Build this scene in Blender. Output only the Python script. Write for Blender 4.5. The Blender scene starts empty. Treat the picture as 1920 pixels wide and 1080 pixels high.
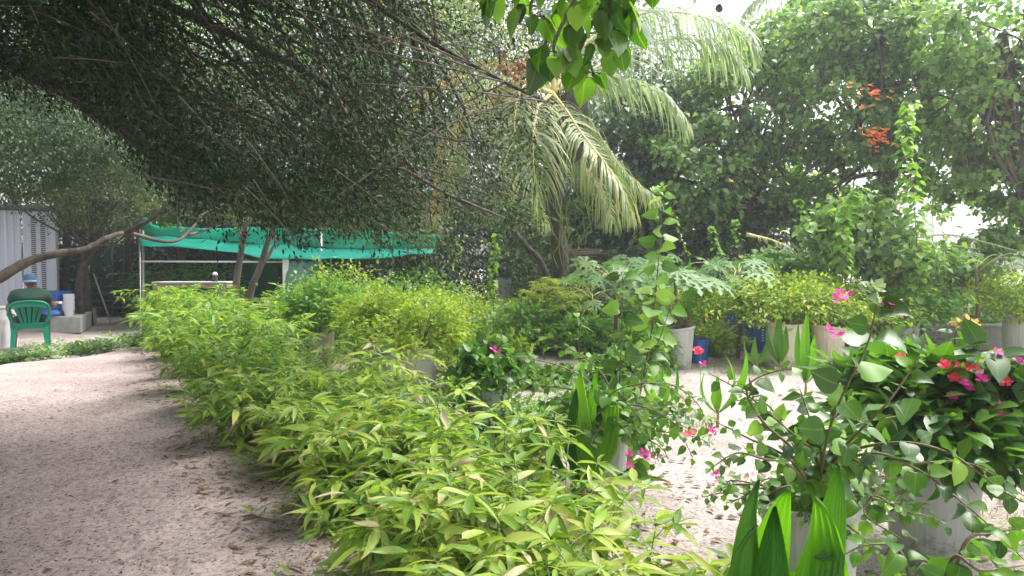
import bpy, math, random
import numpy as np
from mathutils import Vector, Matrix
rng = np.random.default_rng(7)
random.seed(7)
S = bpy.context.scene
C = S.collection
# ------------------------------------------------------------------ camera, world, sun
F = 1251.0
PITCH = math.atan(44 / F)
CAM = np.array([0.0, 0.0, 1.5])
cd = bpy.data.cameras.new("camera"); cam = bpy.data.objects.new("camera", cd); C.objects.link(cam)
cam.location = CAM; cam.rotation_euler = (math.pi / 2 - PITCH, 0, 0)
cd.sensor_width = 36; cd.lens = F / 1920 * 36; cd.clip_start = .05; cd.clip_end = 1000
S.camera = cam
SUN_EL, SUN_AZ = math.radians(60), math.radians(70)      # azimuth from +Y towards +X
W = bpy.data.worlds.new("World"); S.world = W; W.use_nodes = True
nt = W.node_tree; nt.nodes.clear()
o_ = nt.nodes.new('ShaderNodeOutputWorld'); bg = nt.nodes.new('ShaderNodeBackground')
sky = nt.nodes.new('ShaderNodeTexSky'); sky.sky_type = 'NISHITA'; sky.sun_disc = False
sky.sun_elevation = SUN_EL; sky.sun_rotation = SUN_AZ; sky.air_density = 1.0; sky.dust_density = 4.0; sky.ozone_density = 1.0
hs = nt.nodes.new('ShaderNodeHueSaturation'); hs.inputs['Saturation'].default_value = .22; hs.inputs['Value'].default_value = 1.0
nt.links.new(sky.outputs[0], hs.inputs['Color']); nt.links.new(hs.outputs[0], bg.inputs[0]); nt.links.new(bg.outputs[0], o_.inputs[0])
bg.inputs[1].default_value = .15
sl = bpy.data.lights.new("sun", 'SUN'); sun = bpy.data.objects.new("sun", sl); C.objects.link(sun)
sl.energy = 1.9; sl.angle = math.radians(38); sl.color = (1, .96, .9)
sd = Vector((math.sin(SUN_AZ) * math.cos(SUN_EL), math.cos(SUN_AZ) * math.cos(SUN_EL), math.sin(SUN_EL)))
sun.rotation_euler = sd.to_track_quat('Z', 'Y').to_euler(); sun.location = sd * 30
vs = S.view_settings; vs.view_transform = 'Standard'; vs.look = 'None'; vs.exposure = 1.48; vs.gamma = 1; vs.use_curve_mapping = False
S.render.engine = 'CYCLES'
cy = S.cycles; cy.max_bounces = 6; cy.diffuse_bounces = 4; cy.glossy_bounces = 2; cy.transmission_bounces = 4; cy.transparent_max_bounces = 4
cy.use_denoising = True; cy.sample_clamp_indirect = 6; cy.caustics_reflective = False; cy.caustics_refractive = False

# ------------------------------------------------------------------ helpers
cp, sp = math.cos(PITCH), math.sin(PITCH)
FW = np.array([0, cp, -sp]); RT = np.array([1.0, 0, 0]); UP = np.array([0, sp, cp])
def P(px, py, d): return CAM + d * (FW + RT * (px - 960) / F + UP * (540 - py) / F)
def G(px, py, z=0.0):
    v = FW + RT * (px - 960) / F + UP * (540 - py) / F
    return CAM + v * ((z - CAM[2]) / v[2])
def A(*v): return np.array(v, float)
def nrm(v):
    v = np.asarray(v, float); return v / (np.linalg.norm(v, axis=-1, keepdims=True) + 1e-9)
def hgt(x, y):
    return .018 * np.sin(x * 1.3 + .5) * np.sin(y * 1.1 + 1) + .012 * np.sin(x * 2.9 + y * 1.7) + .008 * np.sin(x * 5.1 - y * 4.3 + 2)

def mesh(name, V, Fc, uv=None, lr=None, smooth=False):
    """V (n,3); Fc list of faces or (m,3)/(m,4) array"""
    me = bpy.data.meshes.new(name)
    if isinstance(Fc, np.ndarray):
        m, k = Fc.shape
        me.vertices.add(len(V)); me.vertices.foreach_set('co', np.asarray(V, np.float32).ravel())
        me.loops.add(m * k); me.loops.foreach_set('vertex_index', Fc.astype(np.int32).ravel())
        me.polygons.add(m); me.polygons.foreach_set('loop_start', np.arange(0, m * k, k, dtype=np.int32))
        if uv is not None:
            me.update(calc_edges=True)
            l = me.uv_layers.new(name='UVMap'); l.data.foreach_set('uv', np.asarray(uv, np.float32)[Fc.ravel()].ravel())
    else:
        me.from_pydata([tuple(map(float, v)) for v in V], [], Fc)
        if uv is not None:
            l = me.uv_layers.new(name='UVMap')
            idx = np.array([i for f in Fc for i in f]); l.data.foreach_set('uv', np.asarray(uv, np.float32)[idx].ravel())
    if lr is not None:
        a = me.attributes.new('lr', 'FLOAT', 'POINT'); a.data.foreach_set('value', np.asarray(lr, np.float32))
    me.update(calc_edges=True)
    if smooth: me.shade_smooth()
    return me
def ob(name, me, m=None, parent=None, loc=None):
    o = bpy.data.objects.new(name, me); C.objects.link(o)
    if m is not None and me is not None and not me.materials: me.materials.append(m)
    if parent is not None:
        o.parent = parent
    if loc is not None: o.location = loc
    return o
def thing(name, label, cat, loc=(0, 0, 0), group=None, rz=0):
    o = bpy.data.objects.new(name, None); C.objects.link(o); o.location = tuple(map(float, loc)); o.rotation_euler = (0, 0, rz)
    o.empty_display_size = .1
    o['label'] = label; o['category'] = cat
    if group: o['group'] = group
    return o
def tag(o, label, cat, group=None, kind=None):
    if label: o['label'] = label
    if cat: o['category'] = cat
    if group: o['group'] = group
    if kind: o['kind'] = kind
    return o
def part(name, V, Fc, m, root, uv=None, lr=None, smooth=False, kind=None, label=None):
    """world-space verts -> child of an unrotated root"""
    L = np.array(root.location)
    o = ob(name, mesh(name, np.asarray(V, float) - L, Fc, uv, lr, smooth), m, root)
    if kind: o['kind'] = kind
    if label: o['label'] = label
    return o

def smooth_path(pts, n):
    pts = [np.asarray(p, float) for p in pts]
    if len(pts) == 2: return np.array([pts[0] + (pts[1] - pts[0]) * t for t in np.linspace(0, 1, n)])
    Q = [2 * pts[0] - pts[1]] + pts + [2 * pts[-1] - pts[-2]]
    out = []
    for t in np.linspace(0, len(pts) - 1 - 1e-6, n):
        i = int(t); u = t - i; a, b, c, d = Q[i:i + 4]
        out.append(.5 * (2 * b + (c - a) * u + (2 * a - 5 * b + 4 * c - d) * u * u + (3 * b - a - 3 * c + d) * u ** 3))
    return np.array(out)
class Tubes:
    def __init__(s): s.V = []; s.F = []; s.n = 0
    def add(s, path, r0, r1=None, k=6, rough=0, cap=True):
        path = np.asarray(path, float); n = len(path)
        r = np.linspace(r0, r0 if r1 is None else r1, n) if np.isscalar(r0) else np.asarray(r0)
        T = nrm(np.gradient(path, axis=0))
        ref = A(0, 0, 1) if abs(T[0][2]) < .9 else A(1, 0, 0)
        a = np.cross(T[0], ref); a /= np.linalg.norm(a)
        ang = np.arange(k) * 2 * math.pi / k
        rings = []
        for i in range(n):
            a = a - T[i] * a.dot(T[i]); a /= np.linalg.norm(a) + 1e-9
            b = np.cross(T[i], a)
            rr = r[i] * (1 + (rng.uniform(-rough, rough, k) if rough else 0))
            rings.append(path[i] + (np.cos(ang) * rr)[:, None] * a + (np.sin(ang) * rr)[:, None] * b)
        s.V.append(np.concatenate(rings)); i0 = s.n
        for i in range(n - 1):
            for j in range(k):
                q = i0 + i * k; p2 = (j + 1) % k
                s.F.append((q + j, q + p2, q + k + p2, q + k + j))
        if cap:
            s.F.append(tuple(i0 + j for j in range(k))[::-1]); s.F.append(tuple(i0 + (n - 1) * k + j for j in range(k)))
        s.n += n * k
    def build(s, name, m, root, kind=None, smooth=True, label=None):
        if not s.n: return None
        return part(name, np.concatenate(s.V), s.F, m, root, smooth=smooth, kind=kind, label=label)
class Boxes:
    def __init__(s): s.V = []; s.F = []; s.n = 0
    def add(s, lo, hi, R=None, c=None):
        lo = A(*lo); hi = A(*hi); cc = (lo + hi) / 2; h = (hi - lo) / 2
        v = np.array([[x, y, z] for x in (-1, 1) for y in (-1, 1) for z in (-1, 1)], float) * h
        if R is not None: v = v @ np.asarray(R).T
        v += cc if c is None else c
        s.V.append(v); f = [(0, 1, 3, 2), (4, 6, 7, 5), (0, 4, 5, 1), (2, 3, 7, 6), (0, 2, 6, 4), (1, 5, 7, 3)]
        s.F += [tuple(s.n + i for i in q) for q in f]; s.n += 8
    def build(s, name, m, root, bevel=0, **k):
        o = part(name, np.concatenate(s.V), s.F, m, root, **k)
        if bevel:
            b = o.modifiers.new('bevel', 'BEVEL'); b.width = bevel; b.segments = 2; b.limit_method = 'ANGLE'
        return o
def rotz(a): c, s_ = math.cos(a), math.sin(a); return np.array([[c, -s_, 0], [s_, c, 0], [0, 0, 1]])
def lathe(profile, k=24, c=(0, 0, 0), wob=0):
    V = []; Fc = []
    for i, (r, z) in enumerate(profile):
        for j in range(k):
            a = j * 2 * math.pi / k; rr = r * (1 + wob * math.sin(3 * a + z * 4))
            V.append((c[0] + rr * math.cos(a), c[1] + rr * math.sin(a), c[2] + z))
    for i in range(len(profile) - 1):
        for j in range(k):
            p2 = (j + 1) % k; Fc.append((i * k + j, i * k + p2, (i + 1) * k + p2, (i + 1) * k + j))
    return V, Fc

# leaf templates: x across (unit half width = w), y along, z up
def template(rows, w, fold=.0, droop=0.0, cup=0.0, wave=0.0, twist=0.0, bend=0.0):
    V = []; Fc = []; UV = []; prev = None
    for i, (y, hw) in enumerate(rows):
        z = -droop * y * y + wave * math.sin(y * 9)
        if hw <= 0:
            V.append((0, y, z)); UV.append((.5, y)); cur = (len(V) - 1,)
        else:
            V += [(-hw * w, y, z + fold * hw * w), (0, y, z), (hw * w, y, z + fold * hw * w - cup * hw * w)]
            UV += [(.5 - .5 * hw, y), (.5, y), (.5 + .5 * hw, y)]
            cur = (len(V) - 3, len(V) - 2, len(V) - 1)
        if prev is not None:
            if len(prev) == 1 and len(cur) == 3:
                Fc += [(prev[0], cur[1], cur[0]), (prev[0], cur[2], cur[1])]
            elif len(prev) == 3 and len(cur) == 1:
                Fc += [(prev[0], prev[1], cur[0]), (prev[1], prev[2], cur[0])]
            elif len(prev) == 3:
                Fc += [(prev[0], prev[1], cur[1]), (prev[0], cur[1], cur[0]), (prev[1], prev[2], cur[2]), (prev[1], cur[2], cur[1])]
        prev = cur
    V = np.array(V, float)
    if twist or bend:
        a = twist * V[:, 1]; x, z = V[:, 0].copy(), V[:, 2] + droop * V[:, 1] ** 2
        V[:, 0] = x * np.cos(a) - z * np.sin(a) + bend * V[:, 1] ** 2; V[:, 2] = x * np.sin(a) + z * np.cos(a) - droop * V[:, 1] ** 2
    return V, np.array(Fc), np.array(UV)
T = {}
T['lance_hi'] = template([(0, 0), (.08, .45), (.25, .95), (.45, 1), (.7, .7), (.88, .3), (1, 0)], .108, fold=.35, droop=.22)
T['lance_hi2'] = template([(0, 0), (.08, .5), (.25, .95), (.45, 1), (.7, .65), (.88, .3), (1, 0)], .12, fold=.25, droop=.34, wave=.012)
LR = [(0, 0), (.08, .45), (.25, .92), (.45, 1), (.7, .68), (.88, .3), (1, 0)]
T['lance_hi3'] = template(LR, .105, fold=.5, droop=.1, twist=.9, bend=.12)
T['lance_hi4'] = template(LR, .112, fold=.2, droop=.5, twist=-1.0, bend=-.1)
T['lance_hi5'] = template([(0, 0), (.1, .5), (.25, .8), (.45, .9), (.62, .85), (.66, .3), (.68, 0)], .12, fold=.4, droop=.2, twist=.5)
T['heart_hi2'] = template([(0, 0), (-.10, .42), (-.02, .78), (.16, 1), (.36, 1), (.6, .80), (.82, .42), (1, 0)], .46, fold=.5, droop=.45, twist=.5, wave=.02)
T['heart_hi3'] = template([(0, 0), (-.08, .4), (0, .8), (.2, 1), (.4, .95), (.6, .72), (.82, .34), (1, 0)], .42, fold=-.1, droop=.1, bend=.12, wave=.03)
T['lance_lo'] = template([(0, 0), (.35, 1), (.7, .7), (1, 0)], .11, fold=.3, droop=.28)
T['oval_lo'] = template([(0, 0), (.4, 1), (1, 0)], .27, fold=.3, droop=.15)
T['oval_hi'] = template([(0, 0), (.12, .55), (.35, 1), (.6, .9), (.83, .5), (1, 0)], .30, fold=.3, droop=.2)
T['heart_lo'] = template([(-.04, 0), (.22, 1), (.6, .8), (1, 0)], .42, fold=.22, droop=.22)
T['heart_hi'] = template([(0, 0), (-.10, .42), (-.02, .78), (.16, 1), (.36, 1), (.6, .80), (.82, .42), (1, 0)], .46, fold=.22, droop=.22, wave=.01)
T['small'] = (np.array([(0, 0, 0), (-.17, .45, .03), (0, 1, -.06), (.17, .45, .03)], float), np.array([(0, 3, 2), (0, 2, 1)]), np.array([(.5, 0), (0, .45), (.5, 1), (1, .45)], float))
T['tiny'] = (np.array([(0, 0, 0), (-.27, .42, .06), (0, 1, -.12), (.27, .42, .06)], float), np.array([(0, 3, 2), (0, 2, 1)]), np.array([(.5, 0), (0, .45), (.5, 1), (1, .45)], float))
T['heart_far'] = template([(-.04, 0), (.3, 1), (1, 0)], .42, fold=.25, droop=.2)
T['lance_far'] = template([(0, 0), (.42, 1), (1, 0)], .115, fold=.3, droop=.28)
T['round'] = template([(0, 0), (.15, .62), (.4, 1), (.7, .85), (.92, .4), (1, 0)], .46, fold=.12, droop=.25)
def palmate():
    V = []; Fc = []; UV = []
    for k in range(9):
        a = math.radians(-150 + k * 37.5); L = 1.0 - .35 * abs(k - 4) / 4
        ca, sa = math.cos(a), math.sin(a)
        def add(x, y, z=0):
            V.append((x * ca + y * sa, -x * sa + y * ca, z)); UV.append((.5 + x, y)); return len(V) - 1
        b0 = add(0, 0); c1 = add(0, L * .45, .02); tip = add(0, L, -.12 * L)
        l = [add(-.10, L * .35, .05), add(-.05, L * .5, .03), add(-.20, L * .62, .02), add(-.05, L * .70, 0), add(-.12, L * .85, -.05)]
        r = [add(.10, L * .35, .05), add(.05, L * .5, .03), add(.20, L * .62, .02), add(.05, L * .70, 0), add(.12, L * .85, -.05)]
        c2 = add(0, L * .65, .0)
        Fc += [(b0, c1, l[0]), (b0, r[0], c1), (l[0], c1, l[1]), (c1, r[0], r[1]), (l[1], c1, c2), (c1, r[1], c2), (l[1], c2, l[2]), (c2, r[1], r[2]),
               (l[2], c2, l[3]), (c2, r[2], r[3]), (l[3], c2, tip), (c2, r[3], tip), (l[3], tip, l[4]), (r[3], r[4], tip)]
    return np.array(V), np.array(Fc), np.array(UV)
T['palmate'] = palmate()
TM = {}
def tmesh(t, m):
    k = (t, m.name)
    if k not in TM:
        V, Fc, UV = T[t]; me = mesh('leaf', V, Fc, UV, smooth=t.endswith('hi') or t == 'round'); me.materials.append(m); TM[k] = me
    return TM[k]
class Leaves:
    def __init__(s): s.p = []; s.d = []; s.n = []; s.s = []; s.w = []
    def add(s, p, d, n, size, w=1.0):
        p = np.atleast_2d(p); k = len(p)
        s.p.append(p); s.d.append(np.broadcast_to(np.atleast_2d(d), (k, 3))); s.n.append(np.broadcast_to(np.atleast_2d(n), (k, 3)))
        s.s.append(np.broadcast_to(np.atleast_1d(size), (k,))); s.w.append(np.broadcast_to(np.atleast_1d(w), (k,)))
    def emit(s, root, m, lo, hi=None, n_ind=0, name='foliage', leafname='leaf', mats=None, kind='stuff'):
        if not s.p: return
        p = np.concatenate(s.p); d = nrm(np.concatenate(s.d)); n = np.concatenate(s.n); sz = np.concatenate(s.s); w = np.concatenate(s.w)
        x = nrm(np.cross(d, n)); z = np.cross(x, d)
        ind = np.zeros(len(p), bool)
        L = np.array(root.location)
        if n_ind:
            rel = p - CAM; dist = rel @ FW
            u = np.abs(rel @ RT / np.maximum(dist, .1)) * F; v = (rel @ UP / np.maximum(dist, .1)) * F
            infr = (dist > .3) & (u < 975) & (np.abs(v) < 550)
            score = np.where(infr, sz / np.maximum(dist, .1), -1)
            o_i = np.argsort(-score)[:n_ind]; ind[o_i[score[o_i] > 0]] = True
            cap = n_ind
            for i in np.nonzero(ind)[0]:
                mm = (mats[rng.integers(len(mats))] if mats else m)
                hh = hi if isinstance(hi, str) else hi[rng.integers(len(hi))]
                o = bpy.data.objects.new(leafname, tmesh(hh, mm)); C.objects.link(o); o.parent = root
                M = Matrix(np.vstack([np.column_stack([x[i] * sz[i] * w[i], d[i] * sz[i], z[i] * sz[i], p[i] - L]), [0, 0, 0, 1]]).tolist())
                o.matrix_local = M
        if lo == 'oval_lo' and np.min((p - CAM) @ FW) > 5.2: lo = 'tiny'
        if lo == 'heart_lo' and np.min((p - CAM) @ FW) > 8.5: lo = 'heart_far'
        if lo == 'lance_lo' and np.min((p - CAM) @ FW) > 4.6: lo = 'lance_far'
        r = ~ind
        if r.any():
            V, Fc, UV = T[lo]; p, d, x, z, sz, w = p[r], d[r], x[r], z[r], sz[r], w[r]; k = len(p); nv = len(V)
            VV = p[:, None] + sz[:, None, None] * (V[None, :, 0:1] * (x * w[:, None])[:, None] + V[None, :, 1:2] * d[:, None] + V[None, :, 2:3] * z[:, None])
            FF = (Fc[None] + (np.arange(k) * nv)[:, None, None]).reshape(-1, 3)
            lr = np.repeat(rng.random(k), nv)
            return part(name, VV.reshape(-1, 3), FF, m, root, uv=np.tile(UV, (k, 1)), lr=lr, kind=kind)

# ------------------------------------------------------------------ materials
def newmat(name):
    m = bpy.data.materials.new(name); m.use_nodes = True; n = m.node_tree; n.nodes.clear()
    out = n.nodes.new('ShaderNodeOutputMaterial'); return m, n, out
def node(n, t, **k):
    x = n.nodes.new(t)
    for a, b in k.items(): setattr(x, a, b)
    return x
def ramp(n, fac, cols, interp='LINEAR'):
    r = n.nodes.new('ShaderNodeValToRGB'); e = r.color_ramp.elements; r.color_ramp.interpolation = interp
    while len(e) < len(cols): e.new(.5)
    for i, c in enumerate(cols):
        if len(c) == 4: e[i].position = c[3]
        else: e[i].position = i / (len(cols) - 1)
        e[i].color = (c[0], c[1], c[2], 1)
    if fac is not None: n.links.new(fac, r.inputs[0])
    return r
def leafmat(name, cols, trans=.35, rough=.42, vein=0.0, tint=(1.25, 1.25, .6), spec=.5, spot=0.0, patch=.25, tip=0.0):
    m, n, out = newmat(name); L = n.links.new
    at = node(n, 'ShaderNodeAttribute', attribute_name='lr'); oi = node(n, 'ShaderNodeObjectInfo')
    ad = node(n, 'ShaderNodeMath', operation='ADD'); L(at.outputs['Fac'], ad.inputs[0]); L(oi.outputs['Random'], ad.inputs[1])
    fr = node(n, 'ShaderNodeMath', operation='FRACT'); L(ad.outputs[0], fr.inputs[0])
    ge = node(n, 'ShaderNodeNewGeometry'); no = node(n, 'ShaderNodeTexNoise'); no.inputs['Scale'].default_value = 1.6; no.inputs['Detail'].default_value = 2
    L(ge.outputs['Position'], no.inputs['Vector'])
    mx = node(n, 'ShaderNodeMath', operation='MULTIPLY_ADD'); L(no.outputs['Fac'], mx.inputs[0]); mx.inputs[1].default_value = patch * 2; mx.inputs[2].default_value = -patch
    a2 = node(n, 'ShaderNodeMath', operation='ADD', use_clamp=True); L(fr.outputs[0], a2.inputs[0]); L(mx.outputs[0], a2.inputs[1])
    col = ramp(n, a2.outputs[0], cols).outputs[0]
    if vein:
        uv = node(n, 'ShaderNodeUVMap'); sx = node(n, 'ShaderNodeSeparateXYZ'); L(uv.outputs[0], sx.inputs[0])
        s1 = node(n, 'ShaderNodeMath', operation='SUBTRACT'); L(sx.outputs[0], s1.inputs[0]); s1.inputs[1].default_value = .5
        ab = node(n, 'ShaderNodeMath', operation='ABSOLUTE'); L(s1.outputs[0], ab.inputs[0])
        mid = node(n, 'ShaderNodeMapRange'); L(ab.outputs[0], mid.inputs['Value']); mid.inputs['From Min'].default_value = .045; mid.inputs['From Max'].default_value = .015
        # side veins: sin((v*1 - |u|*.8)*k)
        m1 = node(n, 'ShaderNodeMath', operation='MULTIPLY_ADD'); L(ab.outputs[0], m1.inputs[0]); m1.inputs[1].default_value = -.9; L(sx.outputs[1], m1.inputs[2])
        m2 = node(n, 'ShaderNodeMath', operation='MULTIPLY'); L(m1.outputs[0], m2.inputs[0]); m2.inputs[1].default_value = 48
        m3 = node(n, 'ShaderNodeMath', operation='SINE'); L(m2.outputs[0], m3.inputs[0])
        sv = node(n, 'ShaderNodeMapRange'); L(m3.outputs[0], sv.inputs['Value']); sv.inputs['From Min'].default_value = .86; sv.inputs['From Max'].default_value = 1; sv.inputs['To Max'].default_value = .5
        mxv = node(n, 'ShaderNodeMath', operation='MAXIMUM'); L(mid.outputs[0], mxv.inputs[0]); L(sv.outputs[0], mxv.inputs[1])
        ml = node(n, 'ShaderNodeMath', operation='MULTIPLY'); L(mxv.outputs[0], ml.inputs[0]); ml.inputs[1].default_value = vein
        mc = node(n, 'ShaderNodeMixRGB'); L(ml.outputs[0], mc.inputs[0]); L(col, mc.inputs[1]); mc.inputs[2].default_value = (.42, .5, .16, 1); col = mc.outputs[0]
    if spot:
        n2 = node(n, 'ShaderNodeTexNoise'); n2.inputs['Scale'].default_value = 38; n2.inputs['Detail'].default_value = 4; L(ge.outputs['Position'], n2.inputs['Vector'])
        rr = node(n, 'ShaderNodeMapRange'); L(n2.outputs['Fac'], rr.inputs['Value']); rr.inputs['From Min'].default_value = .58; rr.inputs['From Max'].default_value = .72; rr.inputs['To Max'].default_value = spot
        mc = node(n, 'ShaderNodeMixRGB'); L(rr.outputs[0], mc.inputs[0]); L(col, mc.inputs[1]); mc.inputs[2].default_value = (.34, .33, .1, 1); col = mc.outputs[0]
    if tip:
        uv2 = node(n, 'ShaderNodeUVMap'); sy = node(n, 'ShaderNodeSeparateXYZ'); L(uv2.outputs[0], sy.inputs[0])
        n3 = node(n, 'ShaderNodeTexNoise'); n3.inputs['Scale'].default_value = 55; L(ge.outputs['Position'], n3.inputs['Vector'])
        w3 = node(n, 'ShaderNodeMath', operation='MULTIPLY_ADD'); L(n3.outputs['Fac'], w3.inputs[0]); w3.inputs[1].default_value = .5; L(sy.outputs[1], w3.inputs[2])
        r3 = node(n, 'ShaderNodeMath', operation='MULTIPLY_ADD'); L(fr.outputs[0], r3.inputs[0]); r3.inputs[1].default_value = .35; L(w3.outputs[0], r3.inputs[2])
        g3 = node(n, 'ShaderNodeMapRange'); L(r3.outputs[0], g3.inputs['Value']); g3.inputs['From Min'].default_value = 1.34; g3.inputs['From Max'].default_value = 1.42; g3.inputs['To Max'].default_value = tip
        m3 = node(n, 'ShaderNodeMixRGB'); L(g3.outputs[0], m3.inputs[0]); L(col, m3.inputs[1]); m3.inputs[2].default_value = (.40, .30, .16, 1); col = m3.outputs[0]
    bs = node(n, 'ShaderNodeBsdfPrincipled'); L(col, bs.inputs['Base Color']); bs.inputs['Roughness'].default_value = rough; bs.inputs['Specular IOR Level'].default_value = spec
    tm = node(n, 'ShaderNodeMixRGB', blend_type='MULTIPLY'); tm.inputs[0].default_value = 1; L(col, tm.inputs[1]); tm.inputs[2].default_value = (*[t * 1.5 for t in tint], 1)
    tr = node(n, 'ShaderNodeBsdfTranslucent'); L(tm.outputs[0], tr.inputs[0])
    ms = node(n, 'ShaderNodeMixShader'); ms.inputs[0].default_value = trans; L(bs.outputs[0], ms.inputs[1]); L(tr.outputs[0], ms.inputs[2]); L(ms.outputs[0], out.inputs[0])
    return m
def mat(name, col, rough=.6, col2=None, scale=6, bump=0.0, metal=0, detail=5, bscale=None, spec=.5, stretch=None, lo=.35, hi=.65, trans=0, dirt=0):
    m, n, out = newmat(name); L = n.links.new
    bs = node(n, 'ShaderNodeBsdfPrincipled'); bs.inputs['Roughness'].default_value = rough; bs.inputs['Metallic'].default_value = metal; bs.inputs['Specular IOR Level'].default_value = spec
    bs.inputs['Base Color'].default_value = (*col, 1)
    tc = node(n, 'ShaderNodeTexCoord'); vec = tc.outputs['Object']
    if stretch:
        mp = node(n, 'ShaderNodeMapping'); mp.inputs['Scale'].default_value = stretch; L(vec, mp.inputs[0]); vec = mp.outputs[0]
    if col2 is not None:
        no = node(n, 'ShaderNodeTexNoise'); no.inputs['Scale'].default_value = scale; no.inputs['Detail'].default_value = detail; L(vec, no.inputs['Vector'])
        r = ramp(n, no.outputs['Fac'], [(*col, lo), (*col2, hi)]); L(r.outputs[0], bs.inputs['Base Color'])
        if dirt:   # soil splashes near the ground and grime below the rim
            gp_ = node(n, 'ShaderNodeNewGeometry'); sz_ = node(n, 'ShaderNodeSeparateXYZ'); L(gp_.outputs['Position'], sz_.inputs[0])
            dn = node(n, 'ShaderNodeTexNoise'); dn.inputs['Scale'].default_value = 14; dn.inputs['Detail'].default_value = 8; dn.inputs['Roughness'].default_value = .75; L(gp_.outputs['Position'], dn.inputs['Vector'])
            ma = node(n, 'ShaderNodeMath', operation='MULTIPLY_ADD'); L(sz_.outputs[2], ma.inputs[0]); ma.inputs[1].default_value = 1.1; L(dn.outputs['Fac'], ma.inputs[2])
            mr = node(n, 'ShaderNodeMapRange'); L(ma.outputs[0], mr.inputs['Value']); mr.inputs['From Min'].default_value = .66; mr.inputs['From Max'].default_value = .50; mr.inputs['To Max'].default_value = .75
            s2 = node(n, 'ShaderNodeTexNoise'); s2.inputs['Scale'].default_value = 1; s2.inputs['Detail'].default_value = 6; mp2 = node(n, 'ShaderNodeMapping'); mp2.inputs['Scale'].default_value = (22, 22, 2.2); L(gp_.outputs['Position'], mp2.inputs[0]); L(mp2.outputs[0], s2.inputs['Vector'])
            mr2 = node(n, 'ShaderNodeMapRange'); L(s2.outputs['Fac'], mr2.inputs['Value']); mr2.inputs['From Min'].default_value = .55; mr2.inputs['From Max'].default_value = .75; mr2.inputs['To Max'].default_value = .4
            mxx = node(n, 'ShaderNodeMath', operation='MAXIMUM'); L(mr.outputs[0], mxx.inputs[0]); L(mr2.outputs[0], mxx.inputs[1])
            md = node(n, 'ShaderNodeMixRGB'); L(mxx.outputs[0], md.inputs[0]); L(r.outputs[0], md.inputs[1]); md.inputs[2].default_value = (.17, .15, .10, 1); L(md.outputs[0], bs.inputs['Base Color'])
    if bump:
        nb = node(n, 'ShaderNodeTexNoise'); nb.inputs['Scale'].default_value = bscale or scale * 4; nb.inputs['Detail'].default_value = 6; L(vec, nb.inputs['Vector'])
        b = node(n, 'ShaderNodeBump'); b.inputs['Strength'].default_value = bump; b.inputs['Distance'].default_value = .02; L(nb.outputs['Fac'], b.inputs['Height']); L(b.outputs[0], bs.inputs['Normal'])
    if trans:
        tr = node(n, 'ShaderNodeBsdfTranslucent'); tr.inputs[0].default_value = (*col, 1)
        ms = node(n, 'ShaderNodeMixShader'); ms.inputs[0].default_value = trans; L(bs.outputs[0], ms.inputs[1]); L(tr.outputs[0], ms.inputs[2]); L(ms.outputs[0], out.inputs[0])
    else: L(bs.outputs[0], out.inputs[0])
    return m
def sandmat(name, base, dark, speck, s1, specks=1.0, patchc=None):
    m, n, out = newmat(name); L = n.links.new
    ge = node(n, 'ShaderNodeNewGeometry'); pos = ge.outputs['Position']
    big = node(n, 'ShaderNodeTexNoise'); big.inputs['Scale'].default_value = .9; big.inputs['Detail'].default_value = 6; big.inputs['Roughness'].default_value = .65; L(pos, big.inputs['Vector'])
    c = ramp(n, big.outputs['Fac'], [(*dark, .34), (*base, .62)]).outputs[0]
    if patchc:
        pn = node(n, 'ShaderNodeTexNoise'); pn.inputs['Scale'].default_value = .55; pn.inputs['Detail'].default_value = 7; pn.inputs['Roughness'].default_value = .7; L(pos, pn.inputs['Vector'])
        pr = node(n, 'ShaderNodeMapRange'); L(pn.outputs['Fac'], pr.inputs['Value']); pr.inputs['From Min'].default_value = .56; pr.inputs['From Max'].default_value = .68
        mc = node(n, 'ShaderNodeMixRGB'); L(pr.outputs[0], mc.inputs[0]); L(c, mc.inputs[1]); mc.inputs[2].default_value = (*patchc, 1); c = mc.outputs[0]
    fine = node(n, 'ShaderNodeTexNoise'); fine.inputs['Scale'].default_value = s1; fine.inputs['Detail'].default_value = 5; fine.inputs['Roughness'].default_value = .75; L(pos, fine.inputs['Vector'])
    fr = ramp(n, fine.outputs['Fac'], [(*[speck] * 3, .36), (1, 1, 1, .52), (1.18, 1.15, 1.12, .72)])
    ml = node(n, 'ShaderNodeMixRGB', blend_type='MULTIPLY'); ml.inputs[0].default_value = specks; L(c, ml.inputs[1]); L(fr.outputs[0], ml.inputs[2])
    vo = node(n, 'ShaderNodeTexVoronoi'); vo.inputs['Scale'].default_value = s1 * 1.1; L(pos, vo.inputs['Vector'])
    vr = ramp(n, vo.outputs['Distance'], [(.35, .33, .32, .10), (1, 1, 1, .24)])
    ml2 = node(n, 'ShaderNodeMixRGB', blend_type='MULTIPLY'); ml2.inputs[0].default_value = .55 * specks; L(ml.outputs[0], ml2.inputs[1]); L(vr.outputs[0], ml2.inputs[2])
    bs = node(n, 'ShaderNodeBsdfPrincipled'); bs.inputs['Roughness'].default_value = .95; bs.inputs['Specular IOR Level'].default_value = .1; L(ml2.outputs[0], bs.inputs['Base Color'])
    b = node(n, 'ShaderNodeBump'); b.inputs['Strength'].default_value = .9; b.inputs['Distance'].default_value = .015; L(fine.outputs['Fac'], b.inputs['Height'])
    b2 = node(n, 'ShaderNodeBump'); b2.inputs['Strength'].default_value = .6; b2.inputs['Distance'].default_value = .12; L(big.outputs['Fac'], b2.inputs['Height']); L(b2.outputs[0], b.inputs['Normal'])
    L(b.outputs[0], bs.inputs['Normal']); L(bs.outputs[0], out.inputs[0]); return m
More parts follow.
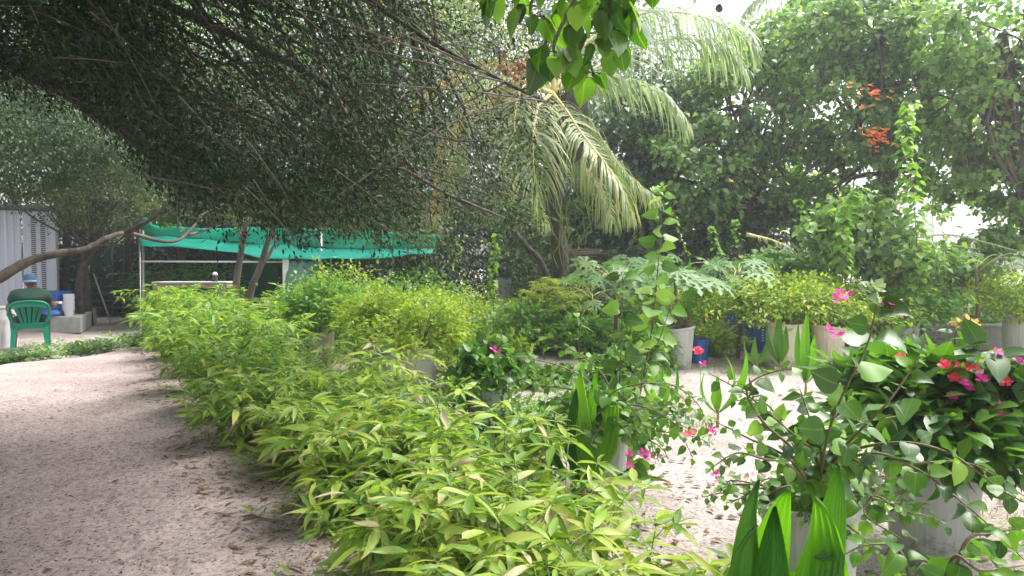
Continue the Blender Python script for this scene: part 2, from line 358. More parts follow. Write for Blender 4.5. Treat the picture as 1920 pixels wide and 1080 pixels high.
M = dict(
    sand=sandmat('coral sand', (.55, .48, .45), (.36, .30, .27), .45, 34, patchc=(.24, .21, .16)),
    path=sandmat('path sand', (.52, .425, .405), (.37, .295, .278), .42, 30, specks=.85),
    bamboo=leafmat('bamboo leaf', [(.07, .17, .02), (.14, .27, .03), (.24, .36, .055), (.36, .44, .09)], .38, .42, vein=.35, tint=(1.1, 1.15, .5), spot=.5, tip=.9),
    bamboo_y=leafmat('bamboo leaf yellow', [(.22, .36, .04), (.34, .46, .07), (.44, .50, .12)], .38, .42, vein=.3, tint=(1.05, 1.05, .6), spot=.6, tip=.9),
    bamboo_dry=leafmat('bamboo leaf dry', [(.45, .36, .2), (.5, .44, .3), (.4, .42, .15)], .3, .6, vein=.2, tint=(1, .9, .7)),
    bamboo_far=leafmat('bamboo leaf far', [(.07, .18, .03), (.14, .28, .04), (.26, .40, .06), (.38, .48, .09)], .38, .4, tint=(1.1, 1.15, .5)),
    bough=leafmat('bougainvillea leaf', [(.035, .10, .015), (.06, .16, .02), (.11, .24, .03)], .38, .36, vein=.16, tint=(1.4, 1.5, .4), spot=.18),
    bough_dark=leafmat('dark glossy leaf', [(.018, .06, .015), (.03, .09, .02), (.06, .14, .03)], .25, .33, vein=.15, tint=(1.3, 1.4, .5)),
    lime=leafmat('fine yellow green leaf', [(.12, .25, .03), (.22, .36, .04), (.34, .45, .06), (.46, .52, .09)], .4, .5, tint=(1.1, 1.1, .4)),
    green=leafmat('fine mid green leaf', [(.06, .16, .03), (.11, .25, .04), (.20, .35, .06)], .38, .45, tint=(1.3, 1.3, .5)),
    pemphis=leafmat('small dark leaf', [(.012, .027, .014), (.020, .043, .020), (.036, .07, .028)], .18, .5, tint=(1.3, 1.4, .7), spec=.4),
    olive=leafmat('olive leaf', [(.055, .085, .03), (.09, .13, .045), (.15, .19, .07)], .35, .45, tint=(1.2, 1.3, .6)),
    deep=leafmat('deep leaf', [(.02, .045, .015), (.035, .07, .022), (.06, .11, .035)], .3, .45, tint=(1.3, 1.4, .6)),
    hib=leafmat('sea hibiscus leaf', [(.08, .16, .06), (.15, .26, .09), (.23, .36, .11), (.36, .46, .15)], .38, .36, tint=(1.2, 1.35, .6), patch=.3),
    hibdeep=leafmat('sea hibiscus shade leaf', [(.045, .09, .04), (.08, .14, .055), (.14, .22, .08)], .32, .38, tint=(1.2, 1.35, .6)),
    vine=leafmat('vine leaf', [(.13, .28, .04), (.2, .38, .06), (.3, .46, .08)], .4, .42, tint=(1.1, 1.2, .5)),
    papaya=leafmat('papaya leaf', [(.08, .20, .07), (.12, .26, .10), (.17, .32, .11)], .3, .5, vein=.3, tint=(1.1, 1.2, .6)),
    bigleaf=leafmat('big heart leaf', [(.035, .10, .015), (.06, .15, .02), (.11, .23, .03)], .45, .38, vein=.25, spot=.15, tint=(1.5, 1.7, .45), spec=.4),
    palm=leafmat('palm leaflet', [(.13, .21, .09), (.21, .29, .13), (.33, .38, .18), (.44, .40, .19)], .38, .4, tint=(1.1, 1.15, .8)),
    palm_pale=leafmat('pale palm leaflet', [(.17, .26, .13), (.25, .34, .17), (.36, .42, .22)], .4, .4, tint=(1.1, 1.15, .85)),
    palm_dry=leafmat('dying palm leaflet', [(.34, .30, .13), (.48, .36, .17), (.50, .30, .16), (.38, .36, .2)], .4, .5, tint=(1.1, .95, .7)),
    seed=leafmat('coconut seedling blade', [(.08, .22, .02), (.12, .28, .025), (.18, .34, .04)], .48, .33, tint=(1.4, 1.5, .4)),
    seed_dark=leafmat('dark seedling blade', [(.035, .12, .02), (.055, .16, .025), (.08, .2, .03)], .35, .3, tint=(1.4, 1.6, .4)),
    papyrus=leafmat('papyrus blade', [(.2, .34, .05), (.32, .42, .08), (.48, .42, .16)], .35, .5),
    grass=leafmat('grass blade', [(.12, .2, .04), (.2, .28, .06), (.3, .33, .1)], .35, .6),
    litter=leafmat('fallen leaf', [(.10, .06, .035), (.2, .12, .07), (.33, .22, .13)], .15, .7, tint=(1, .9, .8)),
    magenta=leafmat('magenta bract', [(.60, .03, .30), (.72, .06, .42)], .4, .5, tint=(1.1, .9, 1)),
    redf=leafmat('red petal', [(.68, .05, .10), (.78, .10, .14)], .35, .5, tint=(1.1, .9, .9)),
    orangef=leafmat('orange petal', [(.85, .17, .03), (.9, .30, .06)], .4, .5, tint=(1.1, .9, .9)),
    yellowf=leafmat('yellow leaf', [(.75, .42, .06), (.7, .5, .12)], .4, .5, tint=(1.1, .9, .9)),
    bark=mat('grey brown bark', (.08, .062, .052), .9, (.17, .14, .12), 9, .8, bscale=30, stretch=(1, 1, .3)),
    barkdark=mat('dark bark', (.05, .042, .038), .9, (.10, .085, .075), 9, .8, bscale=30),
    stem=mat('woody stem', (.12, .10, .05), .7, (.18, .16, .08), 20, .3),
    greenstem=mat('green stem', (.12, .2, .04), .5, (.2, .26, .07), 20),
    rachis=mat('palm rachis', (.48, .40, .12), .45, (.55, .48, .2), 10),
    yellowstem=mat('papaya petiole', (.45, .48, .2), .5, (.5, .5, .28), 10),
    seedstem=mat('seedling stalk', (.30, .16, .07), .5, (.3, .28, .1), 10),
    soil=mat('soil', (.035, .026, .02), .95, (.08, .06, .045), 25, 1.0),
    cream=mat('cream planter', (.72, .66, .53), .55, (.60, .54, .42), 3, .1, stretch=(1, 1, .4), dirt=1),
    greyp=mat('grey green planter', (.42, .46, .43), .6, (.33, .36, .33), 4, .15, stretch=(1, 1, .35), bscale=20, dirt=1),
    whitep=mat('off white planter', (.60, .60, .57), .55, (.46, .46, .43), 3.5, .1, stretch=(1, 1, .4), dirt=1),
    bluep=mat('blue plastic', (.02, .10, .42), .35, (.03, .13, .48), 3),
    redp=mat('red plastic', (.55, .04, .02), .4),
    blackp=mat('black plastic', (.03, .03, .033), .5, (.05, .045, .045), 12),
    bowl=mat('brown grey bowl', (.16, .13, .12), .7, (.24, .2, .18), 10, .3),
    whitepl=mat('white plastic', (.75, .76, .78), .35),
    concrete=mat('pale concrete', (.50, .49, .46), .9, (.38, .37, .34), 5, .5, bscale=40),
    block=mat('grey block', (.33, .32, .31), .95, (.24, .23, .22), 10, .6, bscale=60),
    metal=mat('pale blue painted metal', (.66, .70, .82), .4, (.60, .64, .77), 1.5, .05, lo=.3, hi=.7),
    metaldark=mat('dark slot', (.04, .045, .06), .7),
    tarp=mat('green shade net', (.0, .62, .43), .6, (.02, .44, .32), 1.2, .3, bscale=8, trans=.45),
    cloth=mat('faded green cloth', (.10, .28, .24), .7, (.16, .36, .31), 3, .3, bscale=9, trans=.25),
    net=mat('black green net', (.01, .035, .03), .8, (.015, .05, .04), 3),
    wood=mat('worn timber', (.34, .27, .2), .8, (.25, .19, .14), 8, .3, stretch=(.3, 3, 3)),
    pole=mat('galvanised pole', (.42, .42, .42), .45, metal=.3),
    pipe=mat('white pipe', (.78, .78, .76), .4),
    chair=mat('green plastic chair', (.0, .22, .135), .35, (.0, .19, .12), 3),
    skin=mat('brown skin', (.18, .09, .055), .5, (.21, .11, .07), 12),
    shirt=mat('dark green cotton', (.012, .045, .03), .85, (.018, .055, .038), 10, .3),
    shorts=mat('black cotton', (.018, .018, .022), .85),
    cap=mat('blue cap', (.055, .12, .23), .8, (.08, .16, .28), 10),
    capband=mat('pale blue band', (.25, .36, .5), .8),
    bag=mat('white sack', (.75, .72, .66), .6, (.68, .64, .58), 4, .4, bscale=8),
    orangep=mat('orange print', (.75, .2, .04), .6),
    white=mat('white cotton', (.7, .7, .68), .8),
)

# ------------------------------------------------------------------ the setting
def axis(lo, hi, a, b, fine, far):
    x = list(np.arange(a, b, fine)); s = fine; v = a
    while v > lo: s *= 1.35; v -= s; x.insert(0, v)
    s = fine; v = x[-1]
    while v < hi: s *= 1.35; v += s; x.append(v)
    return np.array(x)
def grid(name, X, Y, zf, m, maskf=None):
    gx, gy = np.meshgrid(X, Y); gz = zf(gx, gy); V = np.stack([gx, gy, gz], -1).reshape(-1, 3); nx = len(X); ny = len(Y)
    i = (np.arange(ny - 1)[:, None] * nx + np.arange(nx - 1)).ravel()
    Fc = np.stack([i, i + 1, i + nx + 1, i + nx], 1)
    if maskf is not None:
        c = V[Fc].mean(1); Fc = Fc[maskf(c[:, 0], c[:, 1])]
    return ob(name, mesh(name, V, Fc, smooth=True), m)
def mound(x, y): return .06 * np.exp(-((x - 2.2) ** 2 + (y - 11) ** 2) / 1.2)
g = grid('ground', axis(-150, 150, -10, 9, .1, 1), axis(-60, 200, -1, 17, .1, 1), lambda x, y: hgt(x, y) + mound(x, y) * 1.0, M['sand'])
tag(g, 'pale coral sand ground of the nursery garden', None, kind='structure')
def pathL(y): return -7.4 + (y - 9.7) * .27 + .10 * np.sin(y * 1.9) - np.maximum(0, 6 - y) * .35
HEDGE = [(.86, 1.55, .28, .50), (.6, 1.8, .3, .55), (.28, 2.02, .34, .62), (-.02, 2.5, .42, .68), (-.36, 3.1, .46, .66), (-.76, 3.8, .5, .64), (-1.2, 4.7, .55, .60),
         (-1.85, 5.6, .65, .64), (-2.5, 6.6, .7, .78), (-3.2, 7.7, .75, .96), (-3.95, 8.9, .8, 1.1), (-4.7, 10.2, .8, 1.16), (-5.6, 11.5, .7, 1.1), (-6.3, 12.7, .55, 1.0)]
_hy = np.array([h[1] for h in HEDGE]); _hx = np.array([h[0] for h in HEDGE])
def hedgeX(y): return np.interp(y, _hy, _hx)
def pathR(y): return np.where(y < 1.5, 1.2, hedgeX(y)) + .15 * np.sin(y * 2.3)
_fp = []
_r = np.random.default_rng(3)
for w0, (xa, ya, xb, yb) in enumerate(((-1.9, 2.2, -4.9, 8.6), (-3.6, 2.6, -5.6, 9.4), (-1.2, 2.4, -3.0, 4.6), (-4.4, 3.4, -3.2, 6.2), (-5.9, 9, -2.6, 2.4))):
    n_ = int(math.hypot(xb - xa, yb - ya) / .33); a_ = math.atan2(yb - ya, xb - xa)
    for k_ in range(n_):
        f_ = k_ / n_; s_ = (k_ % 2 * 2 - 1) * .1
        _fp.append((xa + (xb - xa) * f_ - s_ * math.sin(a_) + _r.normal() * .05, ya + (yb - ya) * f_ + s_ * math.cos(a_) + _r.normal() * .06, a_ + _r.normal() * .15, _r.uniform(.4, 1)))
def prints(x, y):
    z = np.zeros_like(x)
    for px_, py_, a_, k_ in _fp:
        dx, dy = x - px_, y - py_; u = dx * math.cos(a_) + dy * math.sin(a_); v = -dx * math.sin(a_) + dy * math.cos(a_); q = (u / .13) ** 2 + (v / .055) ** 2
        z += k_ * (-.016 * np.exp(-q * q) + .007 * np.exp(-(np.sqrt(q) - 1.35) ** 2 * 9))
    return z
def track(x, y):      # two faint wheel tracks following the bend
    c = pathL(y) * .55 + pathR(y) * .45
    return sum(-.013 * np.exp(-((x - c - o_ - .05 * np.sin(y * 3)) / .07) ** 2) for o_ in (-.45, .55))
def pathz(x, y):
    e = np.minimum(x - pathL(y), pathR(y) - x); e = np.clip(e / .25, 0, 1)
    ruts = .012 * np.sin(x * 4.0 - y * 3.1) * np.sin(y * 1.7) + .008 * np.sin(x * 9 + y * 4) * np.sin(x * 3 - y * 7)
    return hgt(x, y) - .02 + .072 * e + (ruts * .8 + prints(x, y) + track(x, y)) * e
grid('path', np.concatenate([np.arange(-14, -7.5, .1), np.arange(-7.5, 1.6, .03)]), np.concatenate([np.arange(-2, 1.6, .1), np.arange(1.6, 9, .03), np.arange(9, 16, .06)]), pathz, M['path'], lambda x, y: (x > pathL(y)) & (x < pathR(y)) & (x > pathL(y) - 5))
tag(bpy.data.objects['path'], 'trodden pinkish brown sand path curving past the bamboo hedge', None, kind='structure')

def scatter_bits(name, label, m, n, pts_f, smin, smax, flat=.35, kind='stuff'):
    p = pts_f(n); n = len(p)
    base = np.array([(1, 0, 0), (-.5, .8, 0), (-.6, -.7, 0), (0, 0, 1)], float)
    Fb = np.array([(0, 1, 3), (1, 2, 3), (2, 0, 3)])
    a = rng.uniform(0, 6.28, n); s = rng.uniform(smin, smax, n) * rng.uniform(.5, 1, n); st = rng.uniform(.5, 1.6, n)
    ca, sa = np.cos(a), np.sin(a)
    V = np.empty((n, 4, 3)); bx = base[:, 0] * s[:, None] * st[:, None]; by = base[:, 1] * s[:, None]
    V[:, :, 0] = bx * ca[:, None] - by * sa[:, None] + p[:, 0:1]; V[:, :, 1] = bx * sa[:, None] + by * ca[:, None] + p[:, 1:2]
    V[:, :, 2] = base[:, 2] * s[:, None] * flat * rng.uniform(.6, 1.4, n)[:, None] + p[:, 2:3]
    o = ob(name, mesh(name, V.reshape(-1, 3), (Fb[None] + np.arange(n)[:, None, None] * 4).reshape(-1, 3), lr=np.repeat(rng.random(n), 4)), m)
    return tag(o, label, None, kind=kind)
def pathpts(n):
    y = rng.uniform(1.5, 14, n * 2) ; x = rng.uniform(-9, .5, n * 2); k = (x > pathL(y) + .1) & (x < pathR(y) - .05)
    x, y = x[k][:n], y[k][:n]; return np.stack([x, y, pathz(x, y) + .001], 1)
def nearpath(n):
    y = 1.5 + 7 * rng.random(n * 2) ** 1.6; x = rng.uniform(-6, .5, n * 2); k = (x > pathL(y) + .1) & (x < pathR(y) - .05)
    x, y = x[k][:n], y[k][:n]; return np.stack([x, y, pathz(x, y) + .001], 1)
darkbit = mat('dark twig crumb', (.05, .035, .03), .9); shell = mat('shell crumb', (.62, .58, .54), .8)
scatter_bits('debris', 'dark leaf crumbs and grit strewn over the sand path', darkbit, 26000, nearpath, .003, .011)
scatter_bits('gravel', 'white coral crumbs scattered over the sand path', shell, 5000, nearpath, .003, .009)
def yard(n):
    y = rng.uniform(2.5, 14, n * 2); x = rng.uniform(-1, 8, n * 2); k = x > hedgeX(y) + .4; x, y = x[k][:n], y[k][:n]
    return np.stack([x, y, hgt(x, y) + mound(x, y) + .001], 1)
scatter_bits('coral_rubble', 'coral rubble crumbs scattered over the pale yard', shell, 9000, yard, .006, .02)
scatter_bits('twig_litter', 'dark crumbs scattered over the pale yard', darkbit, 7000, yard, .004, .013)

# grass blades / ground cover
def cover(name, label, m, tmpl, pts, smin, smax, up=.9, spread=.8, hz=0.0, w=1.0):
    n = len(pts); L = Leaves(); a = rng.uniform(0, 6.28, n)
    d = np.stack([np.cos(a) * spread, np.sin(a) * spread, rng.uniform(.1, up, n)], 1)
    pz = pts.copy(); pz[:, 2] += rng.random(n) * hz
    L.add(pz, d, np.stack([-np.cos(a) * .5, -np.sin(a) * .5, np.ones(n)], 1) + rng.normal(0, .3, (n, 3)), rng.uniform(smin, smax, n), w)
    r = bpy.data.objects.new('x', None)
    p = np.concatenate(L.p); d = nrm(np.concatenate(L.d)); nn = np.concatenate(L.n); sz = np.concatenate(L.s)
    x = nrm(np.cross(d, nn)) * w; z = np.cross(x, d); V, Fc, UV = T[tmpl]; nv = len(V)
    VV = p[:, None] + sz[:, None, None] * (V[None, :, 0:1] * x[:, None] + V[None, :, 1:2] * d[:, None] + V[None, :, 2:3] * z[:, None])
    o = ob(name, mesh(name, VV.reshape(-1, 3), (Fc[None] + (np.arange(n) * nv)[:, None, None]).reshape(-1, 3), np.tile(UV, (n, 1)), np.repeat(rng.random(n), nv)), m)
    bpy.data.objects.remove(r)
    return tag(o, label, None, kind='stuff')
def patch(cx, cy, rx, ry, n):
    t = rng.random(n) ** .6; a = rng.uniform(0, 6.28, n); x = cx + rx * t * np.cos(a); y = cy + ry * t * np.sin(a)
    return np.stack([x, y, hgt(x, y)], 1)
def clumpy(p, f=3.0, th=.0):
    v = np.sin(p[:, 0] * f + 1) * np.sin(p[:, 1] * f * .9 + 2) + .5 * np.sin(p[:, 0] * f * 2.3) * np.sin(p[:, 1] * f * 2.1) + rng.normal(0, .35, len(p)); return p[v > th]
# strip of low plants along the far edge of the path
yy = rng.uniform(8.6, 14.5, 14000); xx = pathL(yy) - rng.random(14000) ** 1.3 * 1.05 + .12
zz = np.zeros_like(xx); pts = np.stack([xx, yy, zz], 1)
cover('ground_cover', 'low leafy ground cover bordering the far side of the path', M['hibdeep'], 'oval_lo', clumpy(pts, 4.2, .2), .045, .10, .8, .9, .14)
yy = rng.uniform(8.6, 14.5, 2600); xx = pathL(yy) - rng.random(2600) ** 1.3 * 1.3 + .08
cover('weeds', 'yellowish weeds mixed into the ground cover beside the path', M['green'], 'oval_lo', clumpy(np.stack([xx, yy, xx * 0], 1), 3.1, 0), .045, .09, 1.0, .8, .2)
gp = np.concatenate([patch(1.0, 7.0, 1.1, 1.3, 9000), patch(4.2, 9.5, 1.6, .8, 7000), patch(3.4, 5.0, 1.0, .5, 1500), patch(0, 8.5, .8, .8, 3000), patch(6.4, 8.6, 1.4, .6, 3000), patch(3.0, 3.6, .5, .4, 700), patch(2.9, 12.5, 3, .8, 4000)])
cover('grass', 'sparse short green grass tufts in the pale yard', M['grass'], 'small', clumpy(gp, 5, -.1), .02, .07, 1.6, .5, 0, .35)
lp = np.concatenate([np.stack([rng.uniform(.2, 3.6, 700), rng.uniform(2.4, 5.2, 700), np.zeros(700)], 1), np.stack([rng.uniform(-1, 8, 900), rng.uniform(5, 14, 900), np.zeros(900)], 1)])
lp = lp[lp[:, 0] > hedgeX(lp[:, 1]) + .1]; lp[:, 2] = hgt(lp[:, 0], lp[:, 1]) + mound(lp[:, 0], lp[:, 1]) + .012
cover('leaf_litter', 'brown fallen leaves lying on the pale sand', M['litter'], 'oval_lo', lp, .03, .08, .12, 1.0)
p2 = nearpath(420); p2[:, 2] += .006
cover('fallen_leaves', 'few dry leaves lying on the sand path', M['litter'], 'oval_lo', p2, .02, .05, .2, 1.0)

# dropped bamboo leaves and twigs along the hedge foot
ye = rng.uniform(1.6, 12, 2600); xe = pathR(ye) - rng.random(2600) ** 1.7 * 1.1; pe = np.stack([xe, ye, pathz(xe, ye) + .006], 1)
cover('hedge_litter', 'dry bamboo leaves dropped along the foot of the hedge', M['litter'], 'lance_lo', pe, .05, .12, .12, 1.0, 0, .8)
ye = rng.uniform(1.6, 12, 1500); xe = hedgeX(ye) - .35 - rng.random(1500) ** 1.5 * .45; pe = np.stack([xe, ye, pathz(xe, ye)], 1)
cover('hedge_sprouts', 'short bamboo sprouts ragging the path edge of the hedge', M['bamboo_far'], 'lance_lo', clumpy(pe, 5, .3), .05, .12, .9, .9, .08)

# ------------------------------------------------------------------ trees
def blob_pts(c, r, n, per=60, sig=.17, inner=.45):
    K = max(3, n // per); u = nrm(rng.normal(size=(K, 3))); t = inner + (1 - inner) * rng.random(K) ** .7
    cc = np.array(c) + u * t[:, None] * np.array(r)
    i = rng.integers(K, size=n); p = cc[i] + rng.normal(size=(n, 3)) * sig * np.array(r) * rng.uniform(.5, 1.3, K)[i][:, None]
    return p, nrm((p - c) / np.array(r)), cc
def tree(name, label, cat, base, blobs, m, tmpl, size, trunk=None, tr=.14, n_ind=0, hi=None, group=None, per=60, sig=.17, bark='bark', branches=14, inner=.45, droop=.5, up=.9, mats=None, flat=1.0):
    root = thing(name, label, cat, base, group); base = np.array(base, float)
    L = Leaves(); centres = []
    for b in blobs:
        c, r, n = np.array(b[0], float), b[1], int(b[2] * (1.45 if 'hibiscus' in name else 1))
        r = np.array([r] * 3 if np.isscalar(r) else r, float)
        p, out, cc = blob_pts(c, r, n, per, sig, inner)
        d = out * A(.7, .7, .2) + rng.normal(size=(n, 3)) * .6 + A(0, 0, -droop)
        nn = out * .5 + A(0, 0, up) + rng.normal(size=(n, 3)) * .45
        L.add(p, d, nn, rng.uniform(.65, 1.15, n) * size); centres += list(cc[rng.choice(len(cc), min(len(cc), branches), False)])
    tp = trunk if trunk is not None else [base, base + (np.array(blobs[0][0]) - base) * A(.5, .5, .5), np.array(blobs[0][0])]
    tp = smooth_path(tp, 14)
    t = Tubes(); t.add(tp, tr, tr * .45, 8, rough=.08); t.build('trunk', M[bark], root)
    t = Tubes()
    for c in centres:
        s = tp[rng.integers(6, 14)]; mid = (s + c) / 2 + rng.normal(size=3) * .12 * np.linalg.norm(c - s) + A(0, 0, .06) * np.linalg.norm(c - s)
        t.add(smooth_path([s, mid, c], 7), tr * .28, tr * .06, 5)
    t.build('branches', M[bark], root)
    L.emit(root, M[m], tmpl, hi or tmpl, n_ind, name='crown', mats=mats)
    return root
# right hand wall of sea hibiscus trees (built first, far to near)
def GP(px, py_base_dist, X=None): pass
def at(px, y, z=0.0):           # ground point on the sight line px at range y
    return A((px - 960) / F * y, y, z)
rt = dict(m='hib', tmpl='heart_lo', hi='heart_hi', per=75, sig=.14)
tree('hibiscus_tree', 'sea hibiscus tree behind the palm fronds, its pale green leaves reaching the top edge', 'tree', at(1420, 15.5), [(P(1390, 200, 15), (1.5, 1.2, 1.3), 3200), (P(1500, 90, 15.5), (1.6, 1.3, 1.1), 3200), (P(1300, 330, 15), (1.5, 1.1, 1.1), 2600), (P(1460, 330, 15.5), (1.5, 1.1, 1.0), 2200)],
     n_ind=160, size=.145, tr=.16, group='sea hibiscus trees', **rt)
tree('hibiscus_tree', 'sea hibiscus tree with orange flower clusters near the sky gaps', 'tree', at(1690, 14), [(P(1640, 60, 14), (1.8, 1.2, 1.1), 3600), (P(1600, 230, 14), (1.3, 1.1, 1.2), 2300), (P(1740, 200, 14), (1.2, 1, 1.2), 1900), (P(1560, 380, 14.5), (1.3, 1, .8), 1500), (P(1720, 350, 14.5), (1.2, .9, .8), 800)],
     n_ind=160, size=.15, tr=.17, group='sea hibiscus trees', **rt)
tree('hibiscus_tree', 'sea hibiscus tree at the right edge with dark shaded lower leaves', 'tree', at(1960, 12), [(P(1880, 60, 12), (1.4, 1.2, 1.2), 2600), (P(1850, 230, 12), (1.1, 1, .9), 1500), (P(1950, 330, 12), (1.0, 1, 1.2), 1700), (P(1830, 350, 12.5), (.9, .8, .5), 700), (P(2080, 200, 12), (1.3, 1.2, 2), 1500)],
     n_ind=120, size=.135, tr=.15, group='sea hibiscus trees', **rt)
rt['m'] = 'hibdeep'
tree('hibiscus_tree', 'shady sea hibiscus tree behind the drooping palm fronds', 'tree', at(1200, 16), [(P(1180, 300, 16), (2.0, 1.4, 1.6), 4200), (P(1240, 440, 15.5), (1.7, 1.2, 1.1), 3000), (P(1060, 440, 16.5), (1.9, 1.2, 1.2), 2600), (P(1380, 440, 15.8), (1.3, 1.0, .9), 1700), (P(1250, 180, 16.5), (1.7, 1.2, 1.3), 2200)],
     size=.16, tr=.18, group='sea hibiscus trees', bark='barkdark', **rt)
# trees farther back, light behind the palm
tree('broadleaf_tree', 'tall tree behind the top of the palm, bright olive leaves', 'tree', at(1000, 22), [(P(950, 120, 22), (3.4, 2, 2.8), 8000), (P(1130, 60, 22), (2.4, 2, 2.0), 3500), (P(820, 320, 21), (2.6, 1.6, 2), 6000)], 'olive', 'oval_lo', .16, tr=.22)
tree('broadleaf_tree', 'dark leaved tree rising behind the middle of the green shade net', 'tree', at(620, 21), [(P(640, 250, 20), (3.4, 2, 2.5), 9000), (P(560, 400, 20), (2.8, 1.6, 1.2), 5000), (P(760, 420, 20), (2.4, 1.5, 1.2), 4500)], 'deep', 'oval_lo', .14, tr=.2, bark='barkdark')
tree('broadleaf_tree', 'pale olive tree behind the left end of the green net', 'tree', at(350, 18.5), [(P(330, 340, 17.5), (2.4, 1.4, 1.3), 9000), (P(420, 230, 18), (2.4, 1.5, 1.5), 7000), (P(260, 400, 17.5), (1.6, 1.2, .7), 3500), (P(450, 390, 18), (1.6, 1.2, .6), 3000)], 'olive', 'oval_lo', .085, tr=.15)
tree('broadleaf_tree', 'tree beside the pale metal cabin with trunk leaning right', 'tree', at(175, 15.5), [(P(180, 380, 15), (1.3, 1.1, .8), 5000), (P(100, 290, 15), (1.9, 1.3, .9), 7000), (P(240, 290, 15), (1.3, 1.2, .9), 4000)], 'olive', 'oval_lo', .075,
     trunk=[at(150, 15.5), P(150, 520, 15.4), P(178, 460, 15.3), P(200, 380, 15)], tr=.10, bark='barkdark')
tree('broadleaf_tree', 'feathery tree hanging over the roof of the pale cabin', 'tree', at(-160, 13), [(P(30, 300, 11.5), (1.4, 1.2, .75), 9000), (P(-100, 270, 12), (1.8, 1.2, .9), 7000), (P(-20, 170, 14), (1.8, 1.2, 1.1), 9000), (P(-30, 200, 12.5), (1.5, 1.2, .8), 7000), (P(180, 180, 15), (2, 1.2, 1.1), 6000), (P(150, 250, 12), (1.3, 1.2, .6), 6000)], 'deep', 'oval_lo', .075, tr=.16, bark='barkdark', branches=2, trunk=[at(-160, 13), at(-150, 13, 2), at(-140, 13, 4.6)])
tree('broadleaf_tree', 'tall bright tree glimpsed through the gaps of the overhanging canopy', 'tree', at(400, 20), [(P(420, 120, 19), (2.4, 1.4, 2.2), 9000), (P(200, 80, 19), (2.6, 1.4, 2.0), 8000), (P(600, 60, 20), (2.4, 1.4, 2), 7000), (P(780, 90, 20), (2, 1.4, 2), 5000), (P(20, 60, 19), (2.4, 1.4, 2), 6000)], 'hib', 'oval_lo', .15, tr=.2, bark='barkdark', branches=4)
# dark thicket closing the back
for px, lab in ((-150, 'dark shady tree deep behind the pale cabin'), (260, 'dark shady tree behind the black netted shed'), (480, 'dark shady tree behind the timber workbench'), (700, 'dark shady tree behind the hanging faded cloth'),
                (930, 'dark shady tree behind the stacked grey blocks'), (1120, 'dark shady tree behind the pile of sticks')):
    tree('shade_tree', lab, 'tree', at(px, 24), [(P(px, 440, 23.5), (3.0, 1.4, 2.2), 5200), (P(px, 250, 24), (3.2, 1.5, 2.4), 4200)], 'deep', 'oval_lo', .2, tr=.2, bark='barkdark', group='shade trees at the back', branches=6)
for i, (px, lab) in enumerate(((-80, 'dark low thicket behind the cabin'), (150, 'dark low thicket right of the cabin'), (380, 'dark low thicket behind the workbench'), (600, 'dark low thicket behind the hanging cloth'), (800, 'dark low thicket under the dying palm fronds'),
                 (980, 'dark low thicket behind the grey blocks'), (1160, 'dark low thicket behind the stick pile'), (1340, 'dark low thicket behind the leafy spikes'), (1520, 'low thicket behind the young trees'), (1700, 'low thicket under the right hand sky gaps'), (1900, 'low thicket behind the planter at the right edge'))):
    r_ = px > 1450; yb = 20 if not r_ else 17
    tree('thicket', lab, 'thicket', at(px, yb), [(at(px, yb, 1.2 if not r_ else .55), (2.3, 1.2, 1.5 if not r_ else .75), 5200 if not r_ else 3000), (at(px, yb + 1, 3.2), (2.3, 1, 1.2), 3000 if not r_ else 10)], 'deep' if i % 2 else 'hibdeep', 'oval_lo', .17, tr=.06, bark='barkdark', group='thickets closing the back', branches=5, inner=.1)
# slender trunks in the gloom
for px, y, lean, lab in ((120, 17, 12, 'dark trunk just right of the pale cabin corner'), (165, 16.2, -30, 'forked dark trunk between the cabin and the netted shed'), (235, 18.5, 10, 'dark trunk in the gloom at the back of the netted shed')):
    tree('slender_tree', lab, 'tree', at(px, y), [(P(px + lean, 330, y), (.9, .8, .6), 900)], 'deep', 'oval_lo', .1, trunk=[at(px, y), P(px + lean * .3, 480, y), P(px + lean * .5, 400, y), P(px + lean, 340, y)], tr=.11, bark='barkdark', branches=5)

